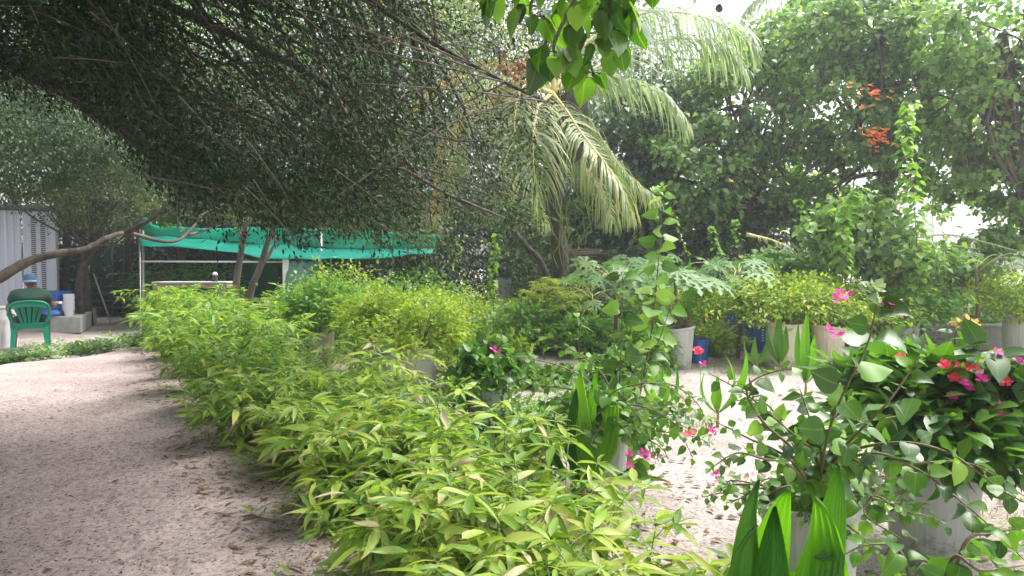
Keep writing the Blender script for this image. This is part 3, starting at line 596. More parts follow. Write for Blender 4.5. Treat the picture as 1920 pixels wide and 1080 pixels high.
# ------------------------------------------------------------------ pale metal cabin
def cabin():
    y0 = 15.6; xr = (104 - 960) / F * y0; root = thing('metal_cabin', 'pale blue ribbed metal cabin with two columns of dark vent slots', 'cabin', (xr, y0, 0))
    ztop = 2.72; x = -20.0
    # ribbed front sheet facing the path; each sheet panel its own part
    edges = [xr - .62]; 
    while edges[-1] > -20: edges.append(edges[-1] - 1.0)
    for i in range(len(edges) - 1):
        a, b = edges[i + 1], edges[i]; V = []; Fc = []
        xs = [a + .006]; 
        k = 8; w = (b - a - .012) / k
        prof = []
        for j in range(k):
            s = a + .006 + j * w
            prof += [(s, 0), (s + w * .55, 0), (s + w * .65, -.012), (s + w * .9, -.012)]
        prof.append((b - .006, 0))
        for (u, dd) in prof: V += [(u, y0 + dd, .12), (u, y0 + dd, ztop)]
        n = len(prof); Fc = [(2 * q, 2 * q + 2, 2 * q + 3, 2 * q + 1) for q in range(n - 1)]
        nb = len(V); V += [(a + .006, y0 + .05, .12), (a + .006, y0 + .05, ztop), (b - .006, y0 + .05, .12), (b - .006, y0 + .05, ztop)]
        Fc += [(0, 1, nb + 1, nb), (2 * n - 2, nb + 2, nb + 3, 2 * n - 1), (nb, nb + 1, nb + 3, nb + 2)]
        part('wall_panel', V, Fc, M['metal'], root)
    b = Boxes(); b.add((xr - .60, y0 - .03, .10), (xr, y0 + .06, ztop)); b.build('corner_panel', M['metal'], root, bevel=.012)
    for xc, nm in ((xr - .40, 0), (xr - .22, 0)):
        b = Boxes()
        for i in range(52): z = .25 + i * .046; b.add((xc - .045, y0 - .038, z), (xc + .045, y0 - .022, z + .022))
        b.build('vent_slots', M['metaldark'], root)
    b = Boxes(); b.add((xr - .075, y0 - .055, .0), (xr + .03, y0 + .08, ztop + .04)); b.build('corner_post', M['metal'], root, bevel=.015)
    b = Boxes(); b.add((xr - .01, y0 + .085, .1), (xr + .02, y0 + 2.4, ztop)); b.build('side_wall', M['metal'], root)
    b = Boxes(); b.add((-20, y0 - .16, ztop + .045), (xr + .12, y0 + 2.5, ztop + .13)); b.build('roof', mat('weathered roof sheet', (.12, .13, .15), .8, (.2, .2, .22), 6), root, bevel=.02)
    b = Boxes(); b.add((-20, y0 - .02, -.02), (xr - .08, y0 + .4, .09)); b.build('base', M['concrete'], root)
    root.rotation_euler = (0, 0, math.radians(33))
cabin()
# ------------------------------------------------------------------ shade net shelter, bench
def sheet(name, rows, m, root, n=26, mth=10, wrinkle=.03, label=None, thick=.004):
    """rows: list of polylines (each list of points) lofted"""
    R = [smooth_path(r, n) for r in rows]; V = []; R2 = []
    for j in range(n): R2.append(smooth_path([r[j] for r in R], mth))
    R2 = np.array(R2); 
    u = np.linspace(0, 1, n)[:, None]; v = np.linspace(0, 1, mth)[None]
    R2[:, :, 2] += wrinkle * (np.sin(u * 31 + v * 4) * .6 + np.sin(u * 17 - v * 9) * .6 + np.sin(u * 53 + 2) * .3)
    R2[:, :, 1] += wrinkle * (np.sin(u * 23 + v * 7) + np.sin(u * 41 + 2 * v) * .5)
    V = R2.reshape(-1, 3); Fc = [(i * mth + j, (i + 1) * mth + j, (i + 1) * mth + j + 1, i * mth + j + 1) for i in range(n - 1) for j in range(mth - 1)]
    o = part(name, V, Fc, m, root, smooth=True, label=label); s = o.modifiers.new('thickness', 'SOLIDIFY'); s.thickness = thick; return o
def shelter():
    root = thing('net_shelter', 'long shelter roofed with bright green shade net on poles', 'shelter', at(480, 15.5))
    d1, d2, d3 = 15.0, 15.6, 17.2
    front = [P(262, 460, d1), P(350, 465, d1), P(450, 476, d1), P(520, 486, d1), P(600, 486, d1), P(700, 484, d1), P(810, 476, d1)]
    mid = [P(262, 440, d2), P(350, 446, d2), P(450, 455, d2), P(560, 462, d2), P(640, 466, d2), P(720, 468, d2), P(815, 464, d2)]
    ridge = [P(262, 413, d2 - .1), P(300, 424, d2), P(400, 427, d2), P(480, 427, d2), P(600, 428, d2), P(700, 434, d2), P(820, 440, d2)]
    back = [P(258, 418, d3 + 1), P(350, 430, d3 + 1), P(480, 432, d3 + 1), P(650, 440, d3 + 1), P(830, 446, d3 + 1)]
    sheet('net_valance', [ridge, mid], M['tarp'], root, 60, 8, .018)
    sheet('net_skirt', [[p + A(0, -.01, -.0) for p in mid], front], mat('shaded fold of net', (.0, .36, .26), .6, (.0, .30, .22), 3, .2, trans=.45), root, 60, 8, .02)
    sheet('net_roof', [[p + A(0, .03, .0) for p in ridge], back], M['tarp'], root, 40, 6, .02)
    for a_, b_ in ((P(262, 413, d2), at(205, 17, 2.9)), (P(262, 413, d2), at(262, 13.6, .0)), (P(603, 428, d2), at(640, 20, 3.2)), (P(450, 427, d2), P(462, 395, 12.2))):
        t = Tubes(); t.add([a_, (a_ + b_) / 2 - A(0, 0, .03), b_], .006, .006, 4); t.build('rope', M['pipe'], root)
    for x_ in (345, 430, 520, 610):
        t = Tubes(); t.add([P(x_, 427, d2 - .02), P(x_, 446 + (x_ - 345) * .06, d2 - .03)], .008, .008, 4); t.build('net_seam', M['cloth'], root)
    # gathered corner
    sheet('net_corner', [[P(258, 410, d2 - .2), P(275, 408, d2 - .2), P(285, 418, d2 - .2)], [P(262, 424, d2 - .25), P(272, 428, d2 - .25), P(286, 424, d2 - .25)]], M['tarp'], root, 8, 5, .02)
    for px, d in ((268, 15.4), (602, 15.4), (262, 18), (620, 18)):
        t = Tubes(); t.add([at(px, d, -.1), P(px, 432 if d < 17 else 436, d)], .03, .028, 8); t.build('post', M['pole'], root)
    t = Tubes(); t.add([P(266, 490, 15.2), P(530, 491, 15.2)], .022, .022, 8); t.build('pipe_rail', M['pipe'], root)
    b = Boxes(); b.add((0, 0, 0), (.14, .05, 1.62)); V = np.concatenate(b.V); V += at(530, 15.1); part('white_post', V, b.F, M['whitepl'], root)
    q = at(1, 15.1); 
    sheet('hanging_cloth', [[P(534, 491, 15.1), P(570, 490, 15.1), P(600, 488, 15.1)], [P(532, 530, 15.15), P(565, 535, 15.0), P(590, 530, 15.2)], [P(530, 575, 15.1), P(560, 580, 15.1), P(575, 575, 15.2)]], M['cloth'], root, 14, 14, .03)
    sheet('dark_net_wall', [[P(445, 488, 17.5), P(520, 490, 17.5)], [P(445, 560, 17.5), P(520, 560, 17.5)]], mat('dark green net', (.0, .09, .06), .7, (.0, .12, .08), 2, trans=.2), root, 14, 8, .03)
shelter()
def workbench():
    c = at(370, 14.6); z = 1.13; root = thing('workbench', 'long timber workbench with a pale top under the green net', 'workbench', c)
    b = Boxes(); b.add((c[0] - .82, c[1] - .35, z - .03), (c[0] + .80, c[1] + .35, z)); b.build('bench_top', mat('pale worktop', (.55, .55, .56), .5, (.42, .42, .43), 4), root, bevel=.006)
    b = Boxes(); b.add((c[0] - .80, c[1] - .33, z - .13), (c[0] + .78, c[1] + .33, z - .033)); b.build('apron', M['wood'], root)
    for sx in (-.72, .68):
        for sy in (-.3, .3):
            b = Boxes(); b.add((c[0] + sx - .05, c[1] + sy - .04, 0), (c[0] + sx + .05, c[1] + sy + .04, z - .13)); b.build('leg', M['wood'], root)
    V, Fc = lathe([(0, 0), (.05, 0), (.065, .14), (.06, .145), (.05, .13), (0, .13)], 16, (c[0] + .43, c[1] - .1, z))
    r = thing('plant_cup', 'small black cup on the right end of the workbench', 'cup', (c[0] + .43, c[1] - .1, z)); part('cup', V, Fc, M['blackp'], r, smooth=True)
    V, Fc = lathe([(.0, .0), (.05, 0), (.055, .04), (.03, .07), (0, .08)], 12, (c[0] + .43, c[1] - .1, z + .132)); part('filling', V, Fc, M['whitepl'], r, smooth=True)
workbench()
# black netted shed at the back left
def shed():
    root = thing('netted_shed', 'dark shed walled with black green netting behind the trees', 'shed', at(210, 19.5)); y = 19.5
    sheet('net_wall', [[A(-13.5, y, 2.0), A(-11, y, 2.05), A(-8, y, 2.0)], [A(-13.5, y, 0), A(-11, y + .1, 0), A(-8, y, 0)]], M['net'], root, 40, 8, .03)
    sheet('net_roof', [[A(-13.5, y - .05, 2.05), A(-8, y - .05, 2.05)], [A(-13.5, y + 3, 1.9), A(-8, y + 3, 1.9)]], M['net'], root, 20, 6, .03)
    for x in (-13, -11.6, -10.2, -8.6):
        t = Tubes(); t.add([A(x, y - .1, -.05), A(x, y - .1, 2.03)], .035, .035, 8); t.build('post', M['barkdark'], root)
    for k in range(4):
        b = Boxes(); b.add((-12.4, y - .5, .25 + k * .2), (-10.6, y - .2, .28 + k * .2)); b.build('shelf_board', M['barkdark'], root)
shed()
for i, (a, b_, lab) in enumerate(((P(168, 498, 17), G(205, 600) * A(1, 1, 0), 'grey pole leaning against the dark thicket, upper one'), (P(175, 512, 16.6), P(212, 575, 16.4), 'shorter grey pole leaning across the longer one'))):
    b_ = A((b_[0]), 16.5, .02) if i == 0 else A(b_[0], 16.3, .02)
    t = Tubes(); t.add([a, b_], .018, .018, 8); r = thing('leaning_pole', lab, 'pole', b_, 'leaning poles'); t.build('pole_tube', M['pole'], r)
# leafy plants behind the bench
for px, y, h, lab in ((330, 16.4, 1.45, 'long leaved plant behind the left half of the workbench'), (400, 16.2, 1.5, 'long leaved plant behind the right half of the workbench'), (290, 17, 1.3, 'long leaved plant beside the left post of the net shelter')):
    r = thing('leafy_plant', lab, 'plant', at(px, y), 'plants behind the workbench'); L = Leaves(); n = 420
    c = at(px, y); a = rng.uniform(0, 6.28, n); rr = rng.random(n) ** .5 * .7
    L.add(np.stack([c[0] + rr * np.cos(a), c[1] + rr * np.sin(a) * .6, rng.uniform(.3, h, n)], 1), np.stack([np.cos(a), np.sin(a), rng.uniform(-.4, .7, n)], 1), A(0, 0, 1) + rng.normal(0, .3, (n, 3)), rng.uniform(.2, .36, n))
    t = Tubes()
    for k in range(6): t.add(smooth_path([c, c + A(rng.uniform(-.2, .2), rng.uniform(-.2, .2), h * .5), c + A(rng.uniform(-.5, .5), rng.uniform(-.3, .3), h * .95)], 5), .012, .006, 5)
    t.build('stems', M['greenstem'], r); L.emit(r, M['green'], 'lance_lo', name='foliage')

# thin haze volume added to imitate the camera's veiling glare
b_ = Boxes(); b_.add((-60, -30, -1), (60, 60, 26)); hz = ob('haze', mesh('haze', np.concatenate(b_.V), b_.F)); tag(hz, 'thin haze added to imitate lens glare over the garden', None, kind='stuff')
hm = bpy.data.materials.new('haze'); hm.use_nodes = True; hn = hm.node_tree; hn.nodes.clear(); ho = hn.nodes.new('ShaderNodeOutputMaterial'); hv = hn.nodes.new('ShaderNodeVolumePrincipled'); hv.inputs['Density'].default_value = .0032; hv.inputs['Color'].default_value = (.9, .94, 1, 1); hv.inputs['Anisotropy'].default_value = .3
hn.links.new(hv.outputs[0], ho.inputs['Volume']); hz.data.materials.append(hm)

# ------------------------------------------------------------------ people corner on the left
def slab():
    root = thing('concrete_slab', 'low pale concrete slab holding the blue crates and white buckets', 'slab', G(120, 622))
    f0, f1 = G(40, 622) * A(1, 1, 0), G(152, 625) * A(1, 1, 0); b1 = A(f1[0] - 0 + .05, f1[1] + 2.6, 0); b1[0] = (180 - 960) / F * b1[1]; b0 = A(f0[0] - .3, b1[1], 0); h = .36
    V = [f0, f1, b1, b0] + [q + A(0, 0, h) for q in (f0, f1, b1, b0)]
    o = part('slab', V, [(0, 1, 5, 4), (1, 2, 6, 5), (2, 3, 7, 6), (3, 0, 4, 7), (4, 5, 6, 7), (3, 2, 1, 0)], M['concrete'], root); bv = o.modifiers.new('bevel', 'BEVEL'); bv.width = .02; bv.segments = 2
    # slight cast step on top
    q = (f1 * .35 + b1 * .65) + A(-.5, 0, h + .02); b = Boxes(); b.add(q - A(.42, .35, .018), q + A(.35, .4, .03)); b.build('paving_tile', M['block'], root, bevel=.01)
    return f1[1], h
SY, SH = slab()
ORD = ['first', 'second', 'third', 'fourth', 'fifth', 'sixth', 'seventh', 'eighth', 'ninth']
# stack of white buckets: each a thing (all alike)
bx = (128 - 960) / F * (SY + .35)
def bucket(c, label, m='whitepl', r=.105, h=.17, group=None):
    root = thing('bucket', label, 'bucket', c, group)
    V, Fc = lathe([(0, 0), (r * .82, 0), (r * .98, h * .86), (r * 1.1, h * .86), (r * 1.1, h), (r * .97, h), (r * .8, .01), (0, .012)], 20, c); part('body', V, Fc, M[m], root, smooth=False)
    return root
for k in range(10):
    bucket((bx + .005 * math.sin(k * 2), SY + .35, SH + .036 * k * 1.0), ORD[k] + ' white bucket from the bottom of the tall stack on the slab' if k < 9 else 'topmost white bucket of the tall stack on the slab', r=.10, h=.16, group='stack of white buckets')
for k in range(5):
    bucket((bx - .16, SY + .45, SH + .036 * k), ORD[k] + ' white bucket from the bottom of the shorter stack' if k < 4 else 'topmost white bucket of the shorter stack', r=.085, h=.15, group='stack of white buckets')
for k in range(5):
    x = (100 - 960) / F * (SY + .5); root = thing('blue_tray', ORD[k] + ' blue plastic tray from the bottom of the pile beside the buckets' if k < 4 else 'topmost blue plastic tray with a paper on it', 'tray', (x, SY + .5, SH + .11 * k), 'pile of blue trays')
    b = Boxes(); R = rotz(rng.uniform(-.15, .15)); h = .1
    c = A(x + rng.uniform(-.02, .02), SY + .5, SH + .112 * k)
    for lo, hi_ in (((-.27, -.19, 0), (.27, .19, .012)), ((-.27, -.19, .012), (-.255, .19, h)), ((.255, -.19, .012), (.27, .19, h)), ((-.255, -.19, .012), (.255, -.175, h)), ((-.255, .175, .012), (.255, .19, h)), ((-.285, -.205, h - .025), (.285, -.19, h))):
        q = (A(*lo) + A(*hi_)) / 2; b.add(A(*lo) - q, A(*hi_) - q, R, c + R @ q)
    b.build('tray_body', M['bluep'], root)
root = thing('blue_sack', 'crumpled blue plastic sheet lying between the trays and the buckets', 'plastic sheet', (bx - .28, SY + .25, SH))
V, Fc = lathe([(0, 0), (.17, .0), (.19, .06), (.13, .13), (.05, .17), (0, .175)], 14, (bx - .3, SY + .22, SH), wob=.15); part('sheet', V, Fc, M['bluep'], root)
# white crate by the person
root = thing('white_box', 'white box at the left edge beside the seated person', 'box', at(-8, 11.9))
b = Boxes(); c = at(-8, 11.9); b.add(c + A(-.3, -.2, 0), c + A(.22, .2, .72)); b.build('box_body', M['whitepl'], root, bevel=.01)
b = Boxes(); b.add(c + A(-.32, -.22, .722), c + A(.24, .22, .75)); b.build('lid', M['whitepl'], root, bevel=.008)

def plastic_chair(c, rz):
    root = thing('plastic_chair', 'green plastic garden chair with a fan of back slats, seen from behind', 'chair', c); c = np.array(c, float)
    R = rotz(rz); m = M['chair']
    def W(p): return c + R @ np.asarray(p, float)
    # seat (person faces +y local)
    def rib(name, pts, w0, w1, th, side=A(1, 0, 0)):
        path = smooth_path(pts, 9); V = []; Fc = []
        for i, p in enumerate(path):
            w = (w0 + (w1 - w0) * i / 8) / 2; tn = nrm(path[min(i + 1, 8)] - path[max(i - 1, 0)]); nn = nrm(np.cross(side, tn)) * th / 2
            for s, q in ((-1, -1), (1, -1), (1, 1), (-1, 1)): V.append(W(p + side * s * w + nn * q))
            if i:
                for j in range(4): a = (i - 1) * 4; Fc.append((a + j, a + (j + 1) % 4, a + 4 + (j + 1) % 4, a + 4 + j))
        Fc += [(3, 2, 1, 0), (32, 33, 34, 35)]
        o = part(name, V, Fc, m, root); bb = o.modifiers.new('bevel', 'BEVEL'); bb.width = .006; bb.segments = 2; return o
    rib('seat', [(0, -.20, .43), (0, 0, .415), (0, .24, .44)], .44, .48, .025)
    zt = .86
    # back: outer frame as tube arch + top rail + fan slats
    t = Tubes(); t.add([W(p) for p in smooth_path([(-.20, -.21, .42), (-.27, -.25, .60), (-.28, -.29, .76), (-.20, -.32, .85), (0, -.34, .875), (.20, -.32, .85), (.28, -.29, .76), (.27, -.25, .60), (.20, -.21, .42)], 30)], .022, .022, 8); t.build('back_frame', m, root)
    V = []; Fc = []
    xs = np.linspace(-.25, .25, 13)
    for i, x in enumerate(xs):
        zt_ = .868 - .5 * x * x * 1.2; yb = -.33 + .35 * x * x
        V += [W((x, yb - .012, zt_ - .085)), W((x, yb - .012, zt_)), W((x, yb + .012, zt_)), W((x, yb + .012, zt_ - .085))]
        if i:
            a = (i - 1) * 4
            for j in range(4): Fc.append((a + j, a + (j + 1) % 4, a + 4 + (j + 1) % 4, a + 4 + j))
    part('top_rail', V, Fc, m, root)
    for k in range(5):
        u = (k - 2)
        rib('back_slat', [(u * .045, -.215, .44), (u * .065, -.25, .60), (u * .098, -.315, .80 - abs(u) * .006)], .034, .062, .012)
    rib('lower_rail', [(0, -.212, .40), (0, -.222, .50)], .40, .44, .02)
    for s in (-1, 1):
        rib('armrest', [(s * .28, -.27, .64), (s * .30, -.05, .665), (s * .29, .2, .64), (s * .27, .24, .56)], .055, .05, .022)
        rib('leg', [(s * .215, -.21, .42), (s * .235, -.26, .2), (s * .25, -.30, 0)], .085, .05, .035)
        rib('leg', [(s * .265, .24, .58), (s * .255, .24, .3), (s * .265, .27, 0)], .07, .05, .035)
    return root
PC = at(54, 11.6)
plastic_chair(PC, .6)

def skinned(name, verts, edges, radii, m, root, sub=2, loc=(0, 0, 0)):
    L = np.array(root.location); me = bpy.data.meshes.new(name); me.from_pydata([tuple(np.array(v) - L) for v in verts], edges, [])
    o = ob(name, me, m, root); sk = o.modifiers.new('skin', 'SKIN'); me = o.data
    for i, r in enumerate(radii):
        rr = r if not np.isscalar(r) else (r, r); me.skin_vertices[0].data[i].radius = rr
    me.skin_vertices[0].data[0].use_root = True
    sk.use_smooth_shade = True
    sb = o.modifiers.new('sub', 'SUBSURF'); sb.levels = sub; sb.render_levels = sub
    return o
def seated(c, rz):
    root = thing('person', 'seated person seen from behind in a blue cap and dark green t-shirt', 'person', c); c = np.array(c, float); R = rotz(rz)
    W = lambda *p: c + R @ A(*p)
    # body, local +y is forward
    v = [W(0, -.05, .50), W(0, -.09, .66), W(0, -.09, .84), W(0, -.04, .98), W(0, .02, 1.045), W(0, .045, 1.12),   # pelvis spine neck head base
         W(-.20, -.02, .96), W(-.32, .10, .74), W(-.30, .34, .62),      # left arm shoulder elbow wrist
         W(.20, -.02, .96), W(.33, .10, .76), W(.36, .36, .80),         # right arm
         W(-.11, -.02, .50), W(-.24, .40, .50), W(-.26, .34, .06), W(-.27, .48, .04),
         W(.11, -.02, .50), W(.22, .40, .50), W(.24, .36, .06), W(.25, .50, .04)]
    e = [(0, 1), (1, 2), (2, 3), (3, 4), (4, 5), (3, 6), (6, 7), (7, 8), (3, 9), (9, 10), (10, 11), (0, 12), (12, 13), (13, 14), (14, 15), (0, 16), (16, 17), (17, 18), (18, 19)]
    r = [(.15, .12), (.15, .11), (.17, .11), (.13, .09), (.055, .055), (.055, .06), .07, .045, .03, .07, .045, .03, .095, .07, .042, (.045, .03), .095, .07, .042, (.045, .03)]
    # hands joined to the wrists: palm and fingers
    for (wi, s) in ((8, -1), (11, 1)):
        wv = v[wi]; fwd = R @ A(-s * .25, .9, -.1); fwd = fwd / np.linalg.norm(fwd); side = R @ A(1, .2, 0)
        pb = len(v); v.append(wv + fwd * .06); r.append((.034, .018)); e.append((wi, pb))
        for k in range(4):
            b0 = len(v); o_ = side * (k - 1.5) * .021; L_ = (.034, .04, .038, .03)[k]
            v += [wv + fwd * .085 + o_, wv + fwd * (.085 + L_) + o_ - A(0, 0, .01), wv + fwd * (.085 + L_ * 1.7) + o_ - A(0, 0, .035)]; r += [.0095, .009, .007]
            e += [(pb, b0), (b0, b0 + 1), (b0 + 1, b0 + 2)]
        b0 = len(v); v += [wv + fwd * .045 - side * s * -.035, wv + fwd * .075 - side * s * -.05 - A(0, 0, .02)]; r += [.011, .009]; e += [(pb, b0), (b0, b0 + 1)]
    skinned('body', v, e, r, M['skin'], root)
    # head
    hc = W(0, .065, 1.185)
    us = 20; vs_ = 14; V = []; Fc = []
    for i in range(vs_ + 1):
        ph = math.pi * i / vs_
        for j in range(us):
            th = 2 * math.pi * j / us; x, y, z = math.sin(ph) * math.cos(th), math.sin(ph) * math.sin(th), math.cos(ph)
            rx, ry, rz_ = .077, .097, .118
            if z < 0: rx *= 1 + z * .25; ry *= 1 + z * .12
            p = A(x * rx, y * ry, z * rz_)
            if y > .75 and abs(x) < .25 and -.35 < z < .1: p[1] += .02 * (1 - abs(x) * 4)      # nose
            if y > .8 and .1 < z < .3 and .2 < abs(x) < .5: p[1] -= .008                         # eye sockets
            if y > .75 and abs(x) < .35 and -.6 < z < -.42: p[1] += .006                        # mouth
            V.append(hc + R @ p)
    for i in range(vs_):
        for j in range(us): Fc.append((i * us + j, i * us + (j + 1) % us, (i + 1) * us + (j + 1) % us, (i + 1) * us + j))
    hd = part('head', V, Fc, M['skin'], root, smooth=True)
    for s in (-1, 1):
        V, Fc = lathe([(.004, 0), (.018, .002), (.022, .008), (.014, .014), (.002, .012)], 10); V = np.array(V) * A(1, 1.5, 1); Ry = np.array([[0, 0, s], [0, 1, 0], [-s, 0, 0]])
        V = (Ry @ V.T).T + A(s * .074, -.005, -.01); V = np.array([hc + R @ q for q in V]); part('ear', V, Fc, M['skin'], root, smooth=True)
        V, Fc = lathe([(.0, .009), (.006, .007), (.009, 0), (.006, -.007), (0, -.009)], 8); V = np.array(V) + A(s * .03, .083, .022); V = np.array([hc + R @ q for q in V]); part('eye', V, Fc, M['whitepl'], root, smooth=True)
    # hair under the cap
    V, Fc = lathe([(.083, -.035), (.088, .0), (.088, .03), (.08, .05)], 20, (0, -.01, 0)); V = np.array([hc + R @ (np.array(q) * A(.93, 1.12, 1)) for q in V]); part('hair', V, Fc, M['blackp'], root, smooth=True)
    # cap: crown, band, brim
    V, Fc = lathe([(.094, .035), (.098, .06), (.096, .10), (.080, .135), (.05, .155), (.01, .162), (0, .163)], 24, (0, 0, 0)); V = np.array([hc + R @ (np.array(q) * A(1, 1.15, 1)) for q in V]); cap_ = part('cap', V, Fc, M['cap'], root, smooth=True)
    V, Fc = lathe([(.100, .008), (.104, .012), (.101, .042), (.096, .045)], 24, (0, 0, 0)); V = np.array([hc + R @ (np.array(q) * A(1, 1.15, 1)) for q in V]); part('cap_band', V, Fc, M['capband'], root, smooth=True)
    V = []; Fc = []
    for i in range(9):
        a = math.radians(30 + i * 15); ca, sa = math.cos(a), math.sin(a); k = math.sin(math.radians(i * 22.5))
        V += [hc + R @ A(.09 * ca, .11 * sa, .032), hc + R @ A(.115 * ca, (.11 + .09 * k) * sa, .018), hc + R @ A(.115 * ca, (.11 + .09 * k) * sa, .012)]
        if i: a0 = (i - 1) * 3; Fc += [(a0, a0 + 1, a0 + 4, a0 + 3), (a0 + 1, a0 + 2, a0 + 5, a0 + 4), (a0 + 2, a0, a0 + 3, a0 + 5)]
    part('cap_brim', V, Fc, M['cap'], root, smooth=True)
    # shirt and shorts a little larger than the body
    sv = [W(0, -.06, .50), W(0, -.10, .68), W(0, -.10, .86), W(0, -.045, 1.0), W(0, 0, 1.045), W(-.20, -.02, .965), W(-.295, .065, .82), W(.20, -.02, .965), W(.305, .065, .83)]
    skinned('shirt', sv, [(0, 1), (1, 2), (2, 3), (3, 4), (3, 5), (5, 6), (3, 7), (7, 8)], [(.18, .15), (.19, .155), (.22, .165), (.19, .15), (.09, .085), .115, .09, .115, .09], M['shirt'], root)
    t = Tubes(); a = [W(.075 * math.cos(q), .005 + .07 * math.sin(q), 1.062 + .012 * math.sin(q)) for q in np.linspace(math.pi * 1.1, math.pi * 1.9, 8)]; t.add(a, .008, .008, 6); t.build('shirt_trim', M['white'], root)
    sv = [W(0, -.05, .50), W(-.12, -.02, .51), W(-.22, .34, .51), W(.12, -.02, .51), W(.21, .34, .51)]
    skinned('shorts', sv, [(0, 1), (1, 2), (0, 3), (3, 4)], [(.165, .13), .12, .09, .12, .09], M['shorts'], root)
    for s, q in ((-1, 14), (1, 18)):
        f = v[q]; sv = [f + A(0, -.02, -.02), f + R @ A(0, .08, -.035), f + R @ A(0, .19, -.04)]; skinned('shoe', sv, [(0, 1), (1, 2)], [(.045, .03), (.05, .03), (.04, .022)], M['blackp'], root)
    return W(.36, .42, .80)
hand = seated(PC + A(0, .02, .0), .6)
root = thing('white_packet', 'small white packet held in the right hand of the seated person', 'packet', hand); b = Boxes(); b.add(hand + A(-.06, .02, -.02), hand + A(.06, .10, .02)); b.build('packet', M['whitepl'], root, bevel=.008)

# ------------------------------------------------------------------ long bare limb crossing the left, and the leaning thin trees
def limb_tree():
    root = thing('grey_limb_tree', 'grey limbed tree whose long bare branch crosses in front of the cabin', 'tree', (-6.6, 4.6, 0))
    t = Tubes(); t.add(smooth_path([(-6.6, 4.6, -.1), (-6.5, 4.7, .5), (-6.3, 4.9, 1.0), (-6.0, 5.1, 1.25)], 12), .22, .12, 9, rough=.06); t.build('trunk', M['bark'], root)
    def br(name, pts, r0, r1):
        t = Tubes(); t.add(smooth_path(pts, max(10, len(pts) * 5)), r0, r1, 8, rough=.09); return t.build(name, M['bark'], root)
    main = [(-6.0, 5.1, 1.25), P(-150, 590, 5.5), P(-20, 530, 5.8), P(50, 492, 6.1), P(110, 475, 6.3), P(160, 467, 6.5), P(200, 447, 6.7), P(228, 438, 6.9), P(255, 440, 7.1), P(300, 452, 7.4), P(335, 450, 7.6), P(360, 428, 7.8), P(385, 400, 8.0), P(415, 385, 8.2), P(445, 362, 8.4)]
    r = np.interp(np.linspace(0, 1, 75), [0, .35, .6, .8, 1], [.06, .030, .022, .015, .006])
    t = Tubes(); t.add(smooth_path(main, 75), r, None, 8, rough=.10); t.build('limb', M['bark'], root)
    br('branch', [P(235, 437, 6.95), P(262, 424, 6.9), P(285, 410, 6.9), P(318, 392, 6.9)], .034, .010)
    br('branch', [P(352, 440, 7.75), P(372, 436, 7.9), P(405, 425, 8.1), P(455, 412, 8.4)], .018, .006)
    br('branch', [P(395, 395, 8.1), P(425, 392, 8.2), P(455, 391, 8.4)], .014, .005)
    br('twig', [P(120, 474, 6.35), P(135, 462, 6.4), P(148, 452, 6.4)], .012, .004)
    br('twig', [P(285, 410, 6.9), P(300, 398, 6.9), P(306, 380, 6.8)], .012, .004)
    L = Leaves()
    for q in (P(455, 360, 8.4), P(455, 410, 8.4), P(320, 390, 6.9)):
        p, o, c = blob_pts(q, A(.3, .3, .2), 160, 20); L.add(p, o + rng.normal(size=p.shape) * .5, o * .3 + A(0, 0, 1), rng.uniform(.04, .06, len(p)))
    L.emit(root, M['olive'], 'oval_lo', name='foliage')
limb_tree()
tree('thin_tree', 'thin reddish trunk standing upright before the white rail', 'tree', at(436, 12), [(P(470, 385, 12), (.5, .5, .25), 900)], 'olive', 'oval_lo', .07, trunk=[at(436, 12), P(442, 540, 12), P(451, 480, 12), P(460, 420, 12), P(466, 390, 12)], tr=.075, branches=6, group='thin trees before the shelter')
tree('thin_tree', 'thin spotted trunk leaning right before the white rail', 'tree', at(455, 11.5), [(P(525, 400, 11.5), (.5, .5, .25), 900)], 'olive', 'oval_lo', .07, trunk=[at(452, 11.5), P(468, 555, 11.5), P(488, 500, 11.5), P(503, 450, 11.5), P(520, 410, 11.5)], tr=.075, branches=6, group='thin trees before the shelter')

